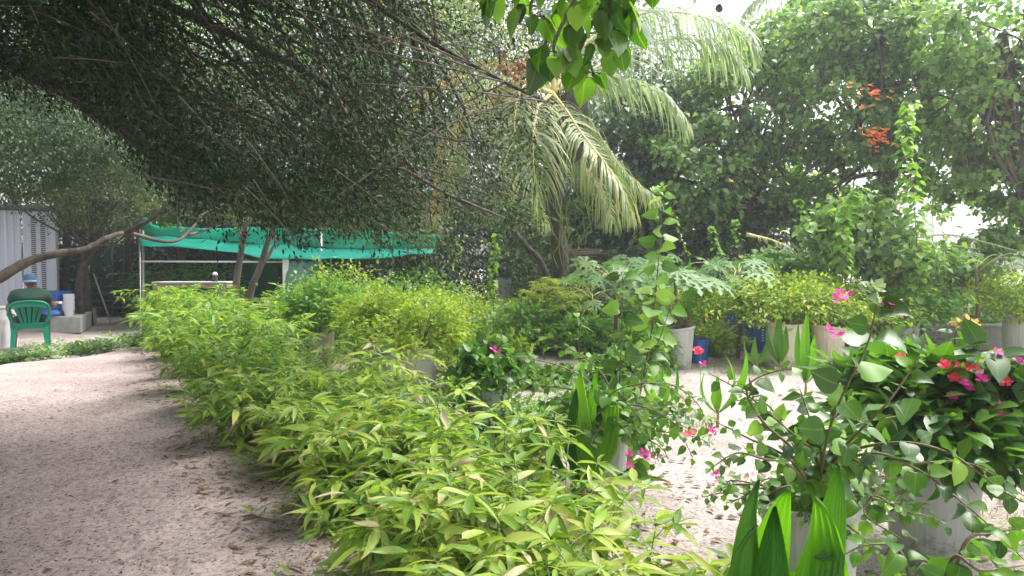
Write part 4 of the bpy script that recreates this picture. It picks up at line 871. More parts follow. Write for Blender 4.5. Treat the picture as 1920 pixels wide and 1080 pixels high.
# ------------------------------------------------------------------ overhanging dark tree
BPX = [-400, 0, 130, 250, 330, 400, 520, 620, 800, 900, 980, 1010, 1040]
BPY = [110, 150, 190, 265, 330, 370, 395, 412, 420, 405, 370, 280, -120]
def overhang():
    root = thing('overhanging_tree', 'dark fine leaved tree arching low over the path from the left', 'tree', (-5.4, 1.2, 0))
    hub = A(-4.6, 2.0, 2.6)
    t = Tubes(); t.add(smooth_path([(-5.4, 1.2, -.1), (-5.2, 1.4, 1.0), (-4.9, 1.7, 2.0), hub], 14), .30, .2, 10, rough=.05); t.build('trunk', M['barkdark'], root)
    def br(name, pts, r0, r1, m='barkdark', n=None):
        t = Tubes(); path = smooth_path(pts, n or len(pts) * 6); t.add(path, r0, r1, 7, rough=.08); t.build(name, M[m], root); return path
    limbs = [br('limb', [hub, P(-150, 60, 3.9), P(0, 110, 4.2), P(60, 140, 4.4), P(130, 175, 4.6), P(200, 225, 4.8), P(260, 270, 5.0), P(310, 315, 5.2), P(345, 340, 5.3), P(385, 350, 5.4), P(440, 345, 5.6), P(520, 352, 5.8)], .07, .015, n=60),
             br('limb', [hub, P(-100, -150, 4.2), P(150, -60, 4.6), P(380, 40, 5.0), P(600, 150, 5.2), P(720, 260, 5.3), P(800, 345, 5.4)], .06, .012, n=50),
             br('limb', [hub, P(-50, -350, 4.5), P(300, -250, 5.0), P(600, -60, 5.0), P(780, 60, 4.6), P(900, 130, 4.4), P(1000, 180, 4.3), P(1040, 195, 4.3)], .032, .006, n=50),
             br('limb', [hub, A(-3.5, 1.2, 3.8), A(-1.8, .8, 4.4), A(0, 1.0, 4.7)], .14, .05), br('limb', [hub, A(-3.4, 3.4, 4.0), A(-2.2, 5.0, 5.0), A(-.6, 6.5, 5.4)], .13, .04)]
    br('branch', [P(620, 160, 5.2), P(700, 300, 4.9), P(760, 320, 4.8), P(840, 365, 4.7), P(900, 390, 4.6), P(948, 410, 4.6)], .022, .006, 'bark')
    br('branch', [P(640, 170, 4.4), P(760, 240, 4.3), P(850, 262, 4.3), P(915, 266, 4.3)], .016, .004, 'bark')
    br('branch', [P(200, 225, 4.8), P(240, 235, 4.8), P(300, 290, 4.9), P(350, 340, 5)], .02, .006)
    allp = np.concatenate(limbs)
    L = Leaves(); tw = Tubes(); n = 9500; ncl = 340
    px = rng.uniform(-380, 1040, n); top = -900; d = 3.0 + 3.6 * rng.random(n)
    cpx = rng.uniform(-380, 1040, ncl); cf = rng.random(ncl) ** 1.2; cdp = 3 + 3.6 * rng.random(ncl); ci = rng.integers(ncl, size=n); cl = rng.random(n) < .72
    px = np.where(cl, cpx[ci] + rng.normal(0, 42, n), px); d = np.where(cl, cdp[ci] + rng.normal(0, .2, n), d); b = np.interp(px, BPX, BPY)
    py = b - 12 + rng.normal(0, 16, n) + 14 * np.sin(px / 37) - (b + 500) * np.where(cl, np.clip(cf[ci] + rng.normal(0, .05, n), 0, 1.1), rng.random(n) ** 1.2)
    c = CAM + d[:, None] * (FW + RT * ((px - 960) / F)[:, None] + UP * ((540 - py) / F)[:, None])
    # soft gaps where the sky peeps through
    gap = (np.exp(-(((px - 495) / 45) ** 2 + ((py - 190) / 60) ** 2)) + .9 * np.exp(-(((px - 400) / 50) ** 2 + ((py - 120) / 60) ** 2)) + .7 * np.exp(-(((px - 560) / 70) ** 2 + ((py - 60) / 60) ** 2)) + .6 * np.exp(-(((px - 700) / 90) ** 2 + ((py - 120) / 90) ** 2)))
    c = c[(rng.random(n) > gap * .95) & (rng.random(n) > np.clip((px - 620) / 260, 0, .90))]
    big = np.stack([rng.uniform(-8, .7, 7000), rng.uniform(-3, 6.5, 7000), rng.uniform(3.6, 7.0, 7000)], 1); big = big[(big[:, 2] > 3.3 + .22 * np.maximum(big[:, 1], 0)) & (big[:, 0] < .7 - .55 * np.maximum(big[:, 1] - 3, 0))]  # extra coarse leaves, mostly out of view, added to block light and darken the canopy
    m = 44
    dirs = nrm(A(.75, .15, -.55) + rng.normal(size=(len(c), 3)) * .35)
    ln = rng.uniform(.25, .55, len(c))
    for i in range(len(c)):
        dd = dirs[i]; tt = np.linspace(0, 1, m) ; side = nrm(np.cross(dd, rng.normal(size=3))); up = np.cross(dd, side)
        ax = c[i] + dd * ((tt - .5) * ln[i])[:, None] + A(0, 0, -.12) * (tt ** 2 * ln[i])[:, None]
        ph = rng.uniform(0, 6.28, m); off = np.cos(ph)[:, None] * side + np.sin(ph)[:, None] * up
        q = ax + off * (rng.random(m) * .085)[:, None]
        L.add(q, off * .8 + dd * .8 + rng.normal(size=(m, 3)) * .2, A(0, 0, 1) + rng.normal(size=(m, 3)) * .5, rng.uniform(.024, .043, m))
        if i % 5 == 0: tw.add(ax[::13], .0035, .0015, 3, cap=False)
    for i in range(160):
        e = c[rng.integers(len(c))]; s = allp[np.argmin(np.linalg.norm(allp - e, axis=1) + rng.random(len(allp)) * .8)]
        tw.add(smooth_path([s, (s + e) / 2 + rng.normal(size=3) * .06, e], 6), .007, .003, 4, cap=False)
    tw.build('twigs', M['bark'], root, kind='stuff', smooth=False)
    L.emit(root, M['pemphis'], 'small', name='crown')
    L = Leaves()
    for q in big:
        k = 22; p = q + rng.normal(size=(k, 3)) * .22; L.add(p, rng.normal(size=(k, 3)), A(0, 0, 1) + rng.normal(size=(k, 3)) * .5, rng.uniform(.10, .17, k))
    L.emit(root, M['pemphis'], 'tiny', name='added_shade_crown')
overhang()
# small leafed sprays lit from the right at the palm edge (own tree, mid green)
tree('fine_leaved_tree', 'fine leaved tree with bright sprays hanging in front of the palm', 'tree', A(-5.6, 5.6, 0), [(P(800, 330, 6.6), (.8, .5, .55), 1500), (P(900, 250, 6.4), (.5, .4, .6), 500), (P(720, 250, 6.8), (.7, .5, .6), 3200), (P(950, 400, 6.3), (.32, .3, .22), 700), (P(650, 400, 7), (.7, .5, .3), 3400), (P(770, 430, 7), (.55, .4, .25), 2200), (P(860, 90, 6.3), (.5, .5, .5), 1800), (P(720, 40, 6.3), (.8, .5, .5), 3400)],
     'olive', 'small', .042, trunk=[A(-5.6, 5.6, 0), A(-5.4, 5.7, 2.0), A(-4.4, 6.0, 4.2), A(-2.2, 6.4, 4.6), A(-1.0, 6.5, 3.9)], tr=.09, per=50, sig=.2, branches=7, inner=.1)

# ------------------------------------------------------------------ coconut palms
def leaflets(path, L0, m, root, n=95, t0=.1, hang=.8, side_w=1.0, width=.016, up=A(0, 0, 1), label=None, sides=(-1, 1), thin=0):
    fr = part_frond(path, m, root)
    V = []; Fc = []; lr = []; N = len(path); Tn = nrm(np.gradient(path, axis=0))
    for s in sides:
        for i in range(n):
            if rng.random() < .12 + .1 * math.sin(i * .35 + s): continue
            t = t0 + (1 - t0) * (i + rng.uniform(-.3, .3)) / n; t = min(max(t, 0), .999); f = t * (N - 1); a = int(f); p = path[a] + (path[min(a + 1, N - 1)] - path[a]) * (f - a); tn = Tn[a]
            sd_ = np.cross(tn, up); sd_ = sd_ / (np.linalg.norm(sd_) + 1e-6) * s
            ln = L0 * (math.sin(math.pi * min(.97, (.18 + .78 * t))) ** .6) * rng.uniform(.85, 1.1) * (rng.uniform(.45, .9) if rng.random() < .15 else 1); hg = hang * rng.uniform(.7, 1.35)
            d0 = nrm(sd_ * side_w + tn * .75 + rng.normal(size=3) * .13 + up * .15); K = 5; q = p.copy(); d = d0.copy(); wv = nrm(np.cross(d0, up) + tn * .3)
            b = len(V); r_ = rng.random()
            for k in range(K + 1):
                w = width * (.6, .85, .85, .7, .45, .08)[k]; wd = nrm(np.cross(d, np.cross(tn, d) + .01))
                wd = nrm(wd * .7 + tn * .5)
                V += [q - wd * w, q + wd * w]; lr += [r_, r_]
                if k: Fc.append((b + 2 * k - 2, b + 2 * k - 1, b + 2 * k + 1, b + 2 * k))
                q = q + d * ln / K; d = nrm(d + A(0, 0, -hg * .45) + rng.normal(size=3) * .04)
    L = np.array(root.location)
    me = mesh('leaflets', np.array(V) - L, Fc, lr=np.array(lr)); me.materials.append(m)
    o = bpy.data.objects.new('leaflets', me); C.objects.link(o); o.parent = fr; o['kind'] = 'stuff'
    if label: fr['label'] = label
    return fr
def part_frond(path, m, root):
    t = Tubes(); n = len(path); t.add(path, np.interp(np.linspace(0, 1, n), [0, .15, 1], [.04, .022, .004]), None, 6); return t.build('frond', M['rachis'], root)
def palm(name, label, base, hub, fronds, group=None, tr=.14, trunkpts=None, extra=None):
    root = thing(name, label, 'palm', base, group); base = np.array(base, float)
    t = Tubes(); tp = smooth_path(trunkpts or [base, base * .5 + hub * .5 + A(.0, .1, 0), hub], 40); r = np.full(40, tr) * np.linspace(1, .8, 40) * (1 + .06 * (np.arange(40) % 2)); r[:4] *= np.linspace(1.5, 1.05, 4); t.add(tp, r, None, 12); t.build('trunk', M['barkdark'], root)
    for f in fronds:
        pts, L0, m, kw = f; leaflets(smooth_path([hub] + pts, 30), L0, M[m], root, **kw)
    if extra: extra(root, hub)
    return root
D = 9.5
hub = P(1035, 175, D)
def fibre(root, hub):
    V, Fc = lathe([(.02, -.9), (.16, -.75), (.24, -.45), (.26, -.2), (.2, .05), (.06, .2), (0, .22)], 14, hub + A(.3, .1, -.1), wob=.12); part('leaf_bases', V, Fc, M['barkdark'], root, smooth=True)
    # flower stalk with orange nuts
    for px, py, n in ((985, 148, 26), (945, 122, 12)):
        q = P(px, py, D - .5); t = Tubes(); vs2 = []
        for k in range(n):
            e = q + rng.normal(size=3) * A(.09, .07, .10); t.add(smooth_path([hub + A(-.2, -.3, .1), (hub + e) / 2 + A(0, 0, .12), e], 6), .006, .004, 4)
        t.build('flower_stalk', M['orangef'] if 0 else mat('orange stalk', (.42, .17, .06), .6), root)
        for k in range(n // 2):
            e = q + rng.normal(size=3) * A(.10, .07, .10); V, Fc = lathe([(0, -.045), (.03, -.03), (.04, 0), (.028, .035), (0, .045)], 8, e); part('young_nut', V, Fc, mat('orange brown nut', (.40, .17, .07), .55) if 'orange brown nut' not in bpy.data.materials else bpy.data.materials['orange brown nut'], root, smooth=True)
palm('coconut_palm', 'coconut palm in the middle with long drooping fronds and orange flower stalks', at(1052, 13.6), hub,
     [([P(1090, 150, D), P(1150, 148, D - .1), P(1220, 165, D - .3), P(1265, 200, D - .4), P(1288, 235, D - .4)], .8, 'palm_pale', dict(n=105, hang=1.1, width=.014)),
      ([P(1090, 90, D + .6), P(1160, 40, D + 1), P(1230, 22, D + 1.2), P(1310, 30, D + 1.3), P(1380, 60, D + 1.3), P(1415, 90, D + 1.2)], 1.25, 'palm_pale', dict(n=105, hang=1.0, width=.016)),
      ([P(1110, 130, D + 1.4), P(1190, 90, D + 1.9), P(1270, 72, D + 2.1), P(1340, 85, D + 2.1), P(1400, 135, D + 2)], 1.25, 'palm_pale', dict(n=95, hang=1.1, width=.016)),
      ([P(1060, 205, D - .5), P(1090, 250, D - .8), P(1130, 300, D - 1), P(1165, 350, D - 1.1), P(1180, 395, D - 1.1)], .9, 'palm', dict(n=105, hang=1.2, width=.016)),
      ([P(1080, 215, D + .2), P(1130, 270, D + .2), P(1180, 330, D), P(1232, 372, D - .1)], .8, 'palm', dict(n=95, hang=1.3, width=.013)),
      ([P(1010, 200, D - .7), P(1000, 250, D - 1.1), P(1000, 310, D - 1.2), P(1010, 370, D - 1.2), P(1025, 415, D - 1.2)], .75, 'palm', dict(n=100, hang=.9, width=.015)),
      ([P(985, 160, D - .6), P(965, 215, D - 1), P(968, 290, D - 1.1), P(960, 340, D - 1.1)], .6, 'palm', dict(n=90, hang=.7, width=.014)),
      ([P(1050, 240, D + .5), P(1085, 300, D + .5), P(1130, 360, D + .3), P(1150, 420, D + .2)], .8, 'palm', dict(n=90, hang=1.3, width=.014)),
      ([P(960, 150, D - .2), P(900, 160, D - .5), P(860, 230, D - .8), P(845, 320, D - .9), P(838, 400, D - .9)], .6, 'palm', dict(n=105, hang=.8, width=.015)),
      ([P(970, 160, D), P(890, 200, D), P(830, 270, D), P(815, 350, D), P(818, 430, D)], .5, 'palm_dry', dict(n=95, hang=.9, width=.015, label='dying orange frond')),
      ([P(960, 120, D + .6), P(860, 130, D + .6), P(770, 210, D + .4), P(715, 320, D + .4), P(702, 400, D + .4)], .5, 'palm_dry', dict(n=90, hang=.9, width=.015, label='brown dying frond')),
      ([P(1010, 110, D + .4), P(960, 40, D + .6), P(880, 0, D + .8), P(800, 20, D + 1)], .8, 'palm', dict(n=90, hang=1.0)),
      ([P(1060, 60, D + .2), P(1110, -60, D + .2), P(1180, -140, D + .2), P(1290, -160, D)], .9, 'palm', dict(n=90, hang=.8))],
     extra=fibre, tr=.12)
h2 = P(1500, -40, 19)
palm('coconut_palm', 'distant pale coconut palm crown showing at the top right', at(1500, 19), h2,
     [([P(1500, 0, 19), P(1490, 50, 18.8), P(1470, 110, 18.6)], 1.0, 'palm_pale', dict(n=60, hang=.9, width=.022)), ([P(1450, -20, 19), P(1400, 20, 19), P(1370, 90, 18.8)], 1.0, 'palm_pale', dict(n=60, hang=.9, width=.022)),
      ([P(1530, -10, 19), P(1570, 30, 19), P(1590, 90, 19)], 1.0, 'palm_pale', dict(n=60, hang=.9, width=.022)), ([P(1440, -80, 19), P(1360, -60, 19), P(1300, 0, 19)], 1.0, 'palm_pale', dict(n=60, hang=.9, width=.022)),
      ([P(1500, 10, 19), P(1510, 60, 19), P(1500, 140, 19)], .9, 'vine', dict(n=60, hang=.9, width=.022))])

# ------------------------------------------------------------------ near heart shaped leaves hanging from the top
def near_bough():
    root = thing('heart_leaved_tree', 'near bough of large heart shaped leaves hanging from the top edge', 'tree', (2.6, -.6, 0))
    top = A(.95, .9, 3.5)
    t = Tubes(); t.add(smooth_path([(2.6, -.6, -.1), (2.5, -.5, 1.5), (2.1, 0, 2.8), top], 16), .12, .04, 9, rough=.05); t.build('trunk', M['bark'], root)
    ends = [(1060, 130, 2.0), (1100, 160, 2.05), (1010, 60, 2.1), (1150, 110, 1.95), (1190, 60, 2.0), (960, 20, 2.2), (1120, 30, 1.8), (1060, 20, 2.2), (1230, 0, 2.1), (900, -10, 2.3), (1030, 150, 2.2), (1000, -60, 2.0), (1180, -50, 1.9)]
    t = Tubes(); L = Leaves()
    for px, py, d in ends:
        e = P(px, py - 22, d); path = smooth_path([top, (top + e) / 2 + A(rng.uniform(-.1, .1), .05, .12), e + A(0, 0, .12), e], 16); t.add(path, .012, .0035, 6)
        for k in range(11):
            q = path[rng.integers(8, 16)] ; a = rng.uniform(0, 6.28); o = A(math.cos(a), math.sin(a) * .8, rng.uniform(-.6, .1))
            p2 = q + nrm(o) * .05; t.add([q, (q + p2) / 2 + A(0, 0, .006), p2], .0018, .0013, 4)
            L.add(p2, nrm(o) * .55 + A(0, 0, -.85) + rng.normal(size=3) * .15, nrm(A(o[0], o[1], 0)) + A(0, 0, .45) + rng.normal(size=3) * .35, rng.uniform(.05, .10), rng.uniform(.85, 1.15))
    t.build('branches', M['bark'], root)
    L.emit(root, M['bigleaf'], 'heart_lo', ['heart_hi', 'heart_hi2', 'heart_hi3'], 140, name='foliage', mats=[M['bigleaf'], M['bigleaf'], M['bigleaf'], M['vine'], M['bough_dark']])
near_bough()
# dark dried leaf caught on the palm frond
root = thing('dried_leaf', 'small black dried leaf caught on the upper palm frond', 'leaf', P(1348, 15, 5)); V, Fc, UV = T['round']; part('blade', P(1348, 24, 5) + V @ (np.array([[1, .3, 0], [.1, .3, 1], [0, 1, 0]]) * .07), Fc, mat('black dried leaf', (.03, .025, .02), .8), root)

# ------------------------------------------------------------------ pots
def planter(px, py, rt, h, label, m='cream', rb=None, y=None, flare=.25, group='planters in the yard', soil=True, sq=False, name='planter', tilt=0):
    """px,py = pixel of the base centre"""
    c = G(px, py) if y is None else at(px, y); c[2] = hgt(c[0], c[1]) - .01
    rb = rb or rt * .78; root = thing(name, label, 'planter', c, group)
    th = .018
    pr = [(0, 0), (rb, 0)] + [(rb + (rt - rb) * (t ** (1 + flare)), h * t) for t in (.15, .35, .55, .75, .9, .93)] + [(rt + .012, h - .035), (rt + .014, h), (rt - th, h), (rt - th, h - .05), (rt - th * 1.5, h - .09)]
    V, Fc = lathe(pr, 28, (0, 0, 0)); V = np.array(V)
    a = rng.uniform(0, 6); V[:, 2] += V[:, 2] / h * .03 * (V[:, 0] * math.cos(a) + V[:, 1] * math.sin(a)) / rt
    V = V + c
    part('pot', V, Fc, M[m], root, smooth=False).modifiers.new('b', 'BEVEL').width = .004
    V, Fc = lathe([(0, h - .075), (rt * .5, h - .065), (rt - th * 1.3, h - .08)], 24, c, wob=.0); part('soil', V, Fc, M['soil'], root)
    return c, h
def shrub(c, h, R, H, n, size, label, m='lime', tmpl='oval_lo', hi='oval_hi', n_ind=0, name='potted_shrub', cat='shrub', group=None, per=70, sig=.19, stems=12, inner=.35, droop=.15, sprays=16, mats=None, up=1.0, extra=None, off=(0, 0)):
    """c base centre (pot), h = height where the plant starts"""
    b = np.array(c) + A(0, 0, h - .07); root = thing(name, label, cat, b, group)
    size = size * 1.5; n = int(n * .8); cen = b + A(off[0], off[1], .02 + H * .48); L = Leaves()
    p, o, cc = blob_pts(cen, A(R, R, H * .6), n, per, sig, inner)
    k = p[:, 2] > b[2] - (.4 if h < .2 else .05) * H; p = p[k]; o = o[k]; nn = len(p)
    L.add(p, o * A(1, 1, .4) + rng.normal(size=(nn, 3)) * .6 + A(0, 0, -droop), A(0, 0, up) + o * .35 + rng.normal(size=(nn, 3)) * .4, rng.uniform(.6, 1.15, nn) * size)
    t = Tubes()
    for k_ in range(sprays):
        a_ = rng.uniform(0, 6.28); el_ = rng.uniform(.1, 1.35); R_ = rng.uniform(.95, 1.35); el_ -= .25 * (k_ % 3 == 0); e_ = b + A(R * R_ * math.cos(a_) * math.cos(el_), R * R_ * math.sin(a_) * math.cos(el_), .05 + H * R_ * (.35 + .65 * math.sin(el_)))
        pa = smooth_path([b, b * .55 + e_ * .45 + A(0, 0, .18 * H), e_], 30); t.add(pa[::3], .006, .0015, 4, cap=False); q_ = pa[12:]; L.add(q_ + rng.normal(size=q_.shape) * size * .25, rng.normal(size=q_.shape) * .7 + nrm(e_ - b) * .6 - A(0, 0, .2), A(0, 0, 1) + rng.normal(size=q_.shape) * .4, rng.uniform(.7, 1.25, len(q_)) * size)
    for q in cc[rng.choice(len(cc), min(stems * 2, len(cc)), False)]:
        t.add(smooth_path([b + A(rng.uniform(-.03, .03), rng.uniform(-.03, .03), 0), b + (q - b) * A(.3, .3, .6), q], 7), .009, .002, 5)
    t.build('stems', M['stem'], root, kind=None)
    L.emit(root, M[m], tmpl, hi, n_ind, mats=mats)
    if extra: extra(root, cc)
    return root, cc
FLW = {}
def flower(root, p, m, r=.03, n=5, name='flower', d=None):
    key = (m, n)
    if key not in FLW:
        V = []; Fc = []
        for k in range(n):
            a = k * 2 * math.pi / n; ca, sa = math.cos(a), math.sin(a); b = len(V)
            for x, y, z in ((0, .05, 0), (-.42, .6, .25), (0, .55, .15), (.42, .6, .25), (0, 1.05, .42)): V.append((x * ca - y * sa, x * sa + y * ca, z))
            Fc += [(b, b + 2, b + 1), (b, b + 3, b + 2), (b + 1, b + 2, b + 4), (b + 2, b + 3, b + 4)]
        me = mesh('flower', np.array(V), Fc, smooth=True); me.materials.append(M[m]); FLW[key] = me
    o = bpy.data.objects.new(name, FLW[key]); C.objects.link(o); o.parent = root; L = root.location
    q = nrm(A(rng.uniform(-.7, .7), -.6, .9) if d is None else A(*d)); z = Vector(q); R_ = z.to_track_quat('Z', 'Y').to_matrix().to_4x4()
    o.matrix_local = Matrix.Translation(Vector([float(x) for x in p]) - L) @ R_ @ Matrix.Rotation(rng.uniform(0, 6), 4, 'Z') @ Matrix.Scale(float(r * rng.uniform(.8, 1.2)), 4)
    return o
# ---- coconut seedlings
def blade(root, b, d0, side, length, w, bend, m, split=.0, n=16, pl=9, name='leaf'):
    """pleated blade; d0 initial direction; bends away along -up"""
    K = 2 * pl; V = []; Fc = []; UV = []; q = np.array(b, float); d = nrm(d0); side = nrm(side); prevn = None
    for i in range(n + 1):
        t = i / n; nn = nrm(np.cross(side, d)); sd_ = nrm(np.cross(d, nn))
        hw = w * min(1, (t * 2.0 + .05)) ** 1.1 * (1.01 - t) ** .75 * 1.3
        sp_ = split * max(0, t - .5) * 2
        for j in range(K + 1):
            u = j / K * 2 - 1; z = (w * .035) * (1 if j % 2 else -1) * (1 - t * .3) + abs(u) * hw * .35
            du = u * hw + math.copysign(sp_ * w * .9, u) * (abs(u) > .02)
            V.append(q + sd_ * du + nn * z - d * (abs(u) ** 1.5) * hw * .5); UV.append((j / K, t))
            if i and j < K:
                a = (i - 1) * (K + 1) + j
                if not (split and t > .55 and j in (pl - 1, pl)): Fc.append((a, a + 1, a + K + 2, a + K + 1))
        q = q + d * length / n; d = nrm(d + nn * bend / n + rng.normal(size=3) * .004)
    return part(name, V, Fc, M[m], root, uv=np.array(UV), smooth=False)
def seedling(b, blades, label, group='coconut seedlings', m='seed', stalk=.18, name='coconut_seedling', nut=False):
    b = np.array(b, float); root = thing(name, label, 'seedling', b, group)
    t = Tubes(); t.add(smooth_path([b - A(0, 0, .03), b + A(.005, 0, stalk * .5), b + A(0, 0, stalk)], 6), .018, .010, 7); t.build('stalk', M['seedstem'], root)
    if nut:
        V, Fc = lathe([(0, -.07), (.05, -.06), (.085, -.01), (.08, .04), (.04, .08), (0, .09)], 14, b + A(.03, .02, .0)); part('husk', V, Fc, M['wood'], root, smooth=True)
    for i, (az, el, ln, w, bend, sp_, *mm) in enumerate(blades):
        a = math.radians(az); e = math.radians(el); d = A(math.cos(a) * math.cos(e), math.sin(a) * math.cos(e), math.sin(e)); s = A(-math.sin(a), math.cos(a), 0)
        # keep blades facing the viewer a little
        s = nrm(s + A(.5, 0, 0) * (1 if s[0] >= 0 else -1)); s = nrm(s - d * s.dot(d))
        if np.cross(s, d)[2] > 0: s = -s
        blade(root, b + A(0, 0, stalk * .7), d, s, ln, w * (1.35 if w < .075 else 1), bend * 1.5, mm[0] if mm else m, sp_)
    return root
# ---- bamboo hedge
def bamboo(cx, cy, R, H, label, n_ind, nculm=12, lf=.15, group='dwarf bamboo clumps', m='bamboo', wh=13):
    b = A(cx, cy, hgt(cx, cy)); root = thing('dwarf_bamboo', label, 'bamboo', b, group); t = Tubes(); L = Leaves()
    for k in range(nculm):
        a = rng.uniform(0, 6.28); r0 = R * .35 * rng.random(); hh = H * rng.uniform(.62, 1.06); lean = rng.uniform(.1, .75) * R
        s = b + A(r0 * math.cos(a), r0 * math.sin(a), -.02); e = s + A(lean * math.cos(a), lean * math.sin(a), hh)
        path = smooth_path([s, s * .55 + e * .45 + A(0, 0, .12 * hh) - A(math.cos(a), math.sin(a), 0) * lean * .12, e], 9); t.add(path, .0045, .0018, 5)
        for w_ in range(wh):
            f = .12 + .88 * (w_ / (wh - 1)) ** .8; i = f * 8; j = min(7, int(i)); p = path[j] + (path[j + 1] - path[j]) * (i - j)
            if w_ < wh - 1:
                aa = rng.uniform(0, 6.28); tl = rng.uniform(.06, .2) * (1.3 - .5 * f); p2 = p + A(math.cos(aa) * tl, math.sin(aa) * tl, rng.uniform(0, .09)); t.add([p, (p + p2) / 2 + A(0, 0, .012), p2], .0018, .001, 4, cap=False)
            else: aa = a; p2 = p
            nl = rng.integers(4, 8)
            for q in range(nl):
                sp_ = aa + (q - (nl - 1) / 2) * rng.uniform(.5, .75); el = rng.uniform(-.55, .45) + (.25 if f > .9 else 0)
                d = A(math.cos(sp_), math.sin(sp_), el); L.add(p2 + rng.normal(size=3) * .006, d, A(0, 0, 1) + rng.normal(size=3) * .3, lf * rng.uniform(.45, 1.3), rng.uniform(.75, 1.25))
    t.build('culms', M['greenstem'], root)
    ms = {'bamboo': [M['bamboo']] * 9 + [M['bamboo_y']] * 4 + [M['bamboo_dry']] * 1, 'bamboo_y': [M['bamboo']] * 4 + [M['bamboo_y']] * 9 + [M['bamboo_dry']], 'bamboo_far': None}[m]
    L.emit(root, M['bamboo_far'] if m == 'bamboo_far' else M['bamboo'], 'lance_lo', ['lance_hi', 'lance_hi2', 'lance_hi3', 'lance_hi4', 'lance_hi', 'lance_hi5'], n_ind, mats=ms)
    return root
HL = ['yellowing dwarf bamboo at the bottom right end of the hedge', 'yellowing dwarf bamboo at the bottom edge beside the near seedling', 'tall yellow green dwarf bamboo nearest the camera in the hedge',
      'broad leaved dwarf bamboo spilling over the path at the bottom centre', 'dwarf bamboo in the hedge below the middle, left of the grey planter', 'dwarf bamboo bulging towards the path bend',
      'low green dwarf bamboo where the hedge narrows', 'dark green dwarf bamboo with drooping sprays over the path', 'dense dwarf bamboo halfway along the hedge', 'dense dwarf bamboo before the cream planter',
      'fine leaved dwarf bamboo under the workbench line', 'fine leaved dwarf bamboo in front of the thin trees', 'tall dwarf bamboo at the far hedge end', 'last dwarf bamboo of the hedge beside the white sand']
for i, (x, y, R, H) in enumerate(HEDGE):
    k = 3 if i > 4 else 2
    for j in range(k):
        a = (math.pi, 0, 1.57)[j] + .4; near = i < 6
        bamboo(x + R * .5 * math.cos(a) * (.6 if near else .8), y + R * .45 * math.sin(a), R * 1.05, H, HL[i] + ((', path side', ', garden side', ', rear middle')[j]), (260, 260, 290, 280, 240, 170, 90, 40, 0, 0, 0, 0, 0, 0)[i],
               nculm=14 if near else 13, lf=(.135, .135, .14, .14, .14, .14, .15, .15, .15, .16, .16, .16, .16, .16)[i], m='bamboo_y' if i < 3 else ('bamboo' if i < 8 else 'bamboo_far'), wh=9 if near else 13)
# taller shoots on the garden side of the hedge
bamboo(-1.9, 9.4, .9, 1.0, 'fine leaved dwarf bamboo behind the hedge near the net shelter', 0, 16, .15, m='bamboo_far')
bamboo(-3.1, 10.3, .9, 1.05, 'fine leaved dwarf bamboo in front of the hanging cloth', 0, 16, .15, m='bamboo_far')
for x_, y_, h_, lb_ in ((-.05, 3.7, .75, 'loose wispy bamboo stems left of the central planter'), (-.45, 4.5, .8, 'loose wispy bamboo stems before the pink flowered planter'), (-.95, 5.5, .82, 'loose wispy bamboo stems before the white planter'), (-1.5, 6.5, .95, 'loose wispy bamboo stems between the planters and the hedge'), (.25, 3.2, .62, 'loose wispy bamboo stems beside the dark centre seedling')):
    bamboo(x_, y_, .45, h_, lb_, 60, 7, .15, m='bamboo', wh=8)
# small fallen sprig on the path
r = thing('bamboo_sprig', 'small green bamboo sprig lying on the sand path', 'sprig', G(500, 1003)); L = Leaves()
for k in range(11):
    a = rng.uniform(0, 6.28); L.add(G(500, 1003) + A(rng.uniform(-.10, .13), rng.uniform(-.03, .04), .02), A(math.cos(a), math.sin(a) * .6, rng.uniform(0, .5)), A(0, 0, 1), rng.uniform(.05, .11))
L.emit(r, M['bamboo'], 'lance_lo', 'lance_hi', 20, mats=[M['bamboo'], M['bamboo_y']]); t = Tubes(); t.add(smooth_path([G(470, 1000) + A(0, 0, .012), G(505, 1005) + A(0, 0, .02), G(545, 992) + A(0, 0, .02)], 6), .003, .002, 5); t.build('stem', M['greenstem'], r)
r = thing('dry_leaf', 'curled dark dry leaf on the path at the far left', 'leaf', G(42, 752)); V, Fc, UV = T['round']; part('blade', G(38, 753) + A(0, 0, .02) + V @ (np.array([[1, .2, .3], [.5, .8, .1], [0, 0, 1]]) * .10), Fc, M['litter'], r)

# ------------------------------------------------------------------ potted plants: mid and far field
c, h = planter(603, 690, .2, .66, 'cream planter half hidden behind the bamboo hedge', 'cream'); 
shrub(c, h, .6, .55, 3800, .055, 'spreading fine leaved shrub in the cream planter behind the hedge', 'green')
c, h = planter(790, 735, .21, .56, 'leaning white planter with spotted sunlight behind the hedge', 'whitep'); shrub(c, h, .5, .55, 2600, .05, 'yellow green shrub above the white planter behind the hedge', 'lime')
c, h = planter(712, 715, .21, .55, 'dark grey green planter in the shade behind the hedge', 'greyp'); shrub(c, h, .6, .6, 3800, .05, 'wide yellow green shrub in the dark grey green planter', 'lime')
c, h = planter(915, 800, .2, .5, 'grey green planter behind the bamboo, below the pink flowers', 'greyp'); 
def pinkf(root, cc):
    for q in (P(925, 655, 5.3), P(934, 660, 5.3), P(930, 652, 5.25)): flower(root, q, 'magenta', .03, 3)
shrub(c, h, .32, .26, 600, .06, 'dark leaved shrub with small pink flowers in the grey green planter', 'bough', 'heart_lo', 'heart_hi', 120, extra=pinkf, per=22)
c = at(760, 11); shrub(c, .1, .95, .95, 8000, .055, 'wide yellow green shrub beyond the planters with two orange tips', 'lime', name='shrub', extra=lambda r, cc: [flower(r, P(x, y, 10.0), 'orangef', .05, 4) for x, y in ((738, 580), (742, 592), (747, 598))])
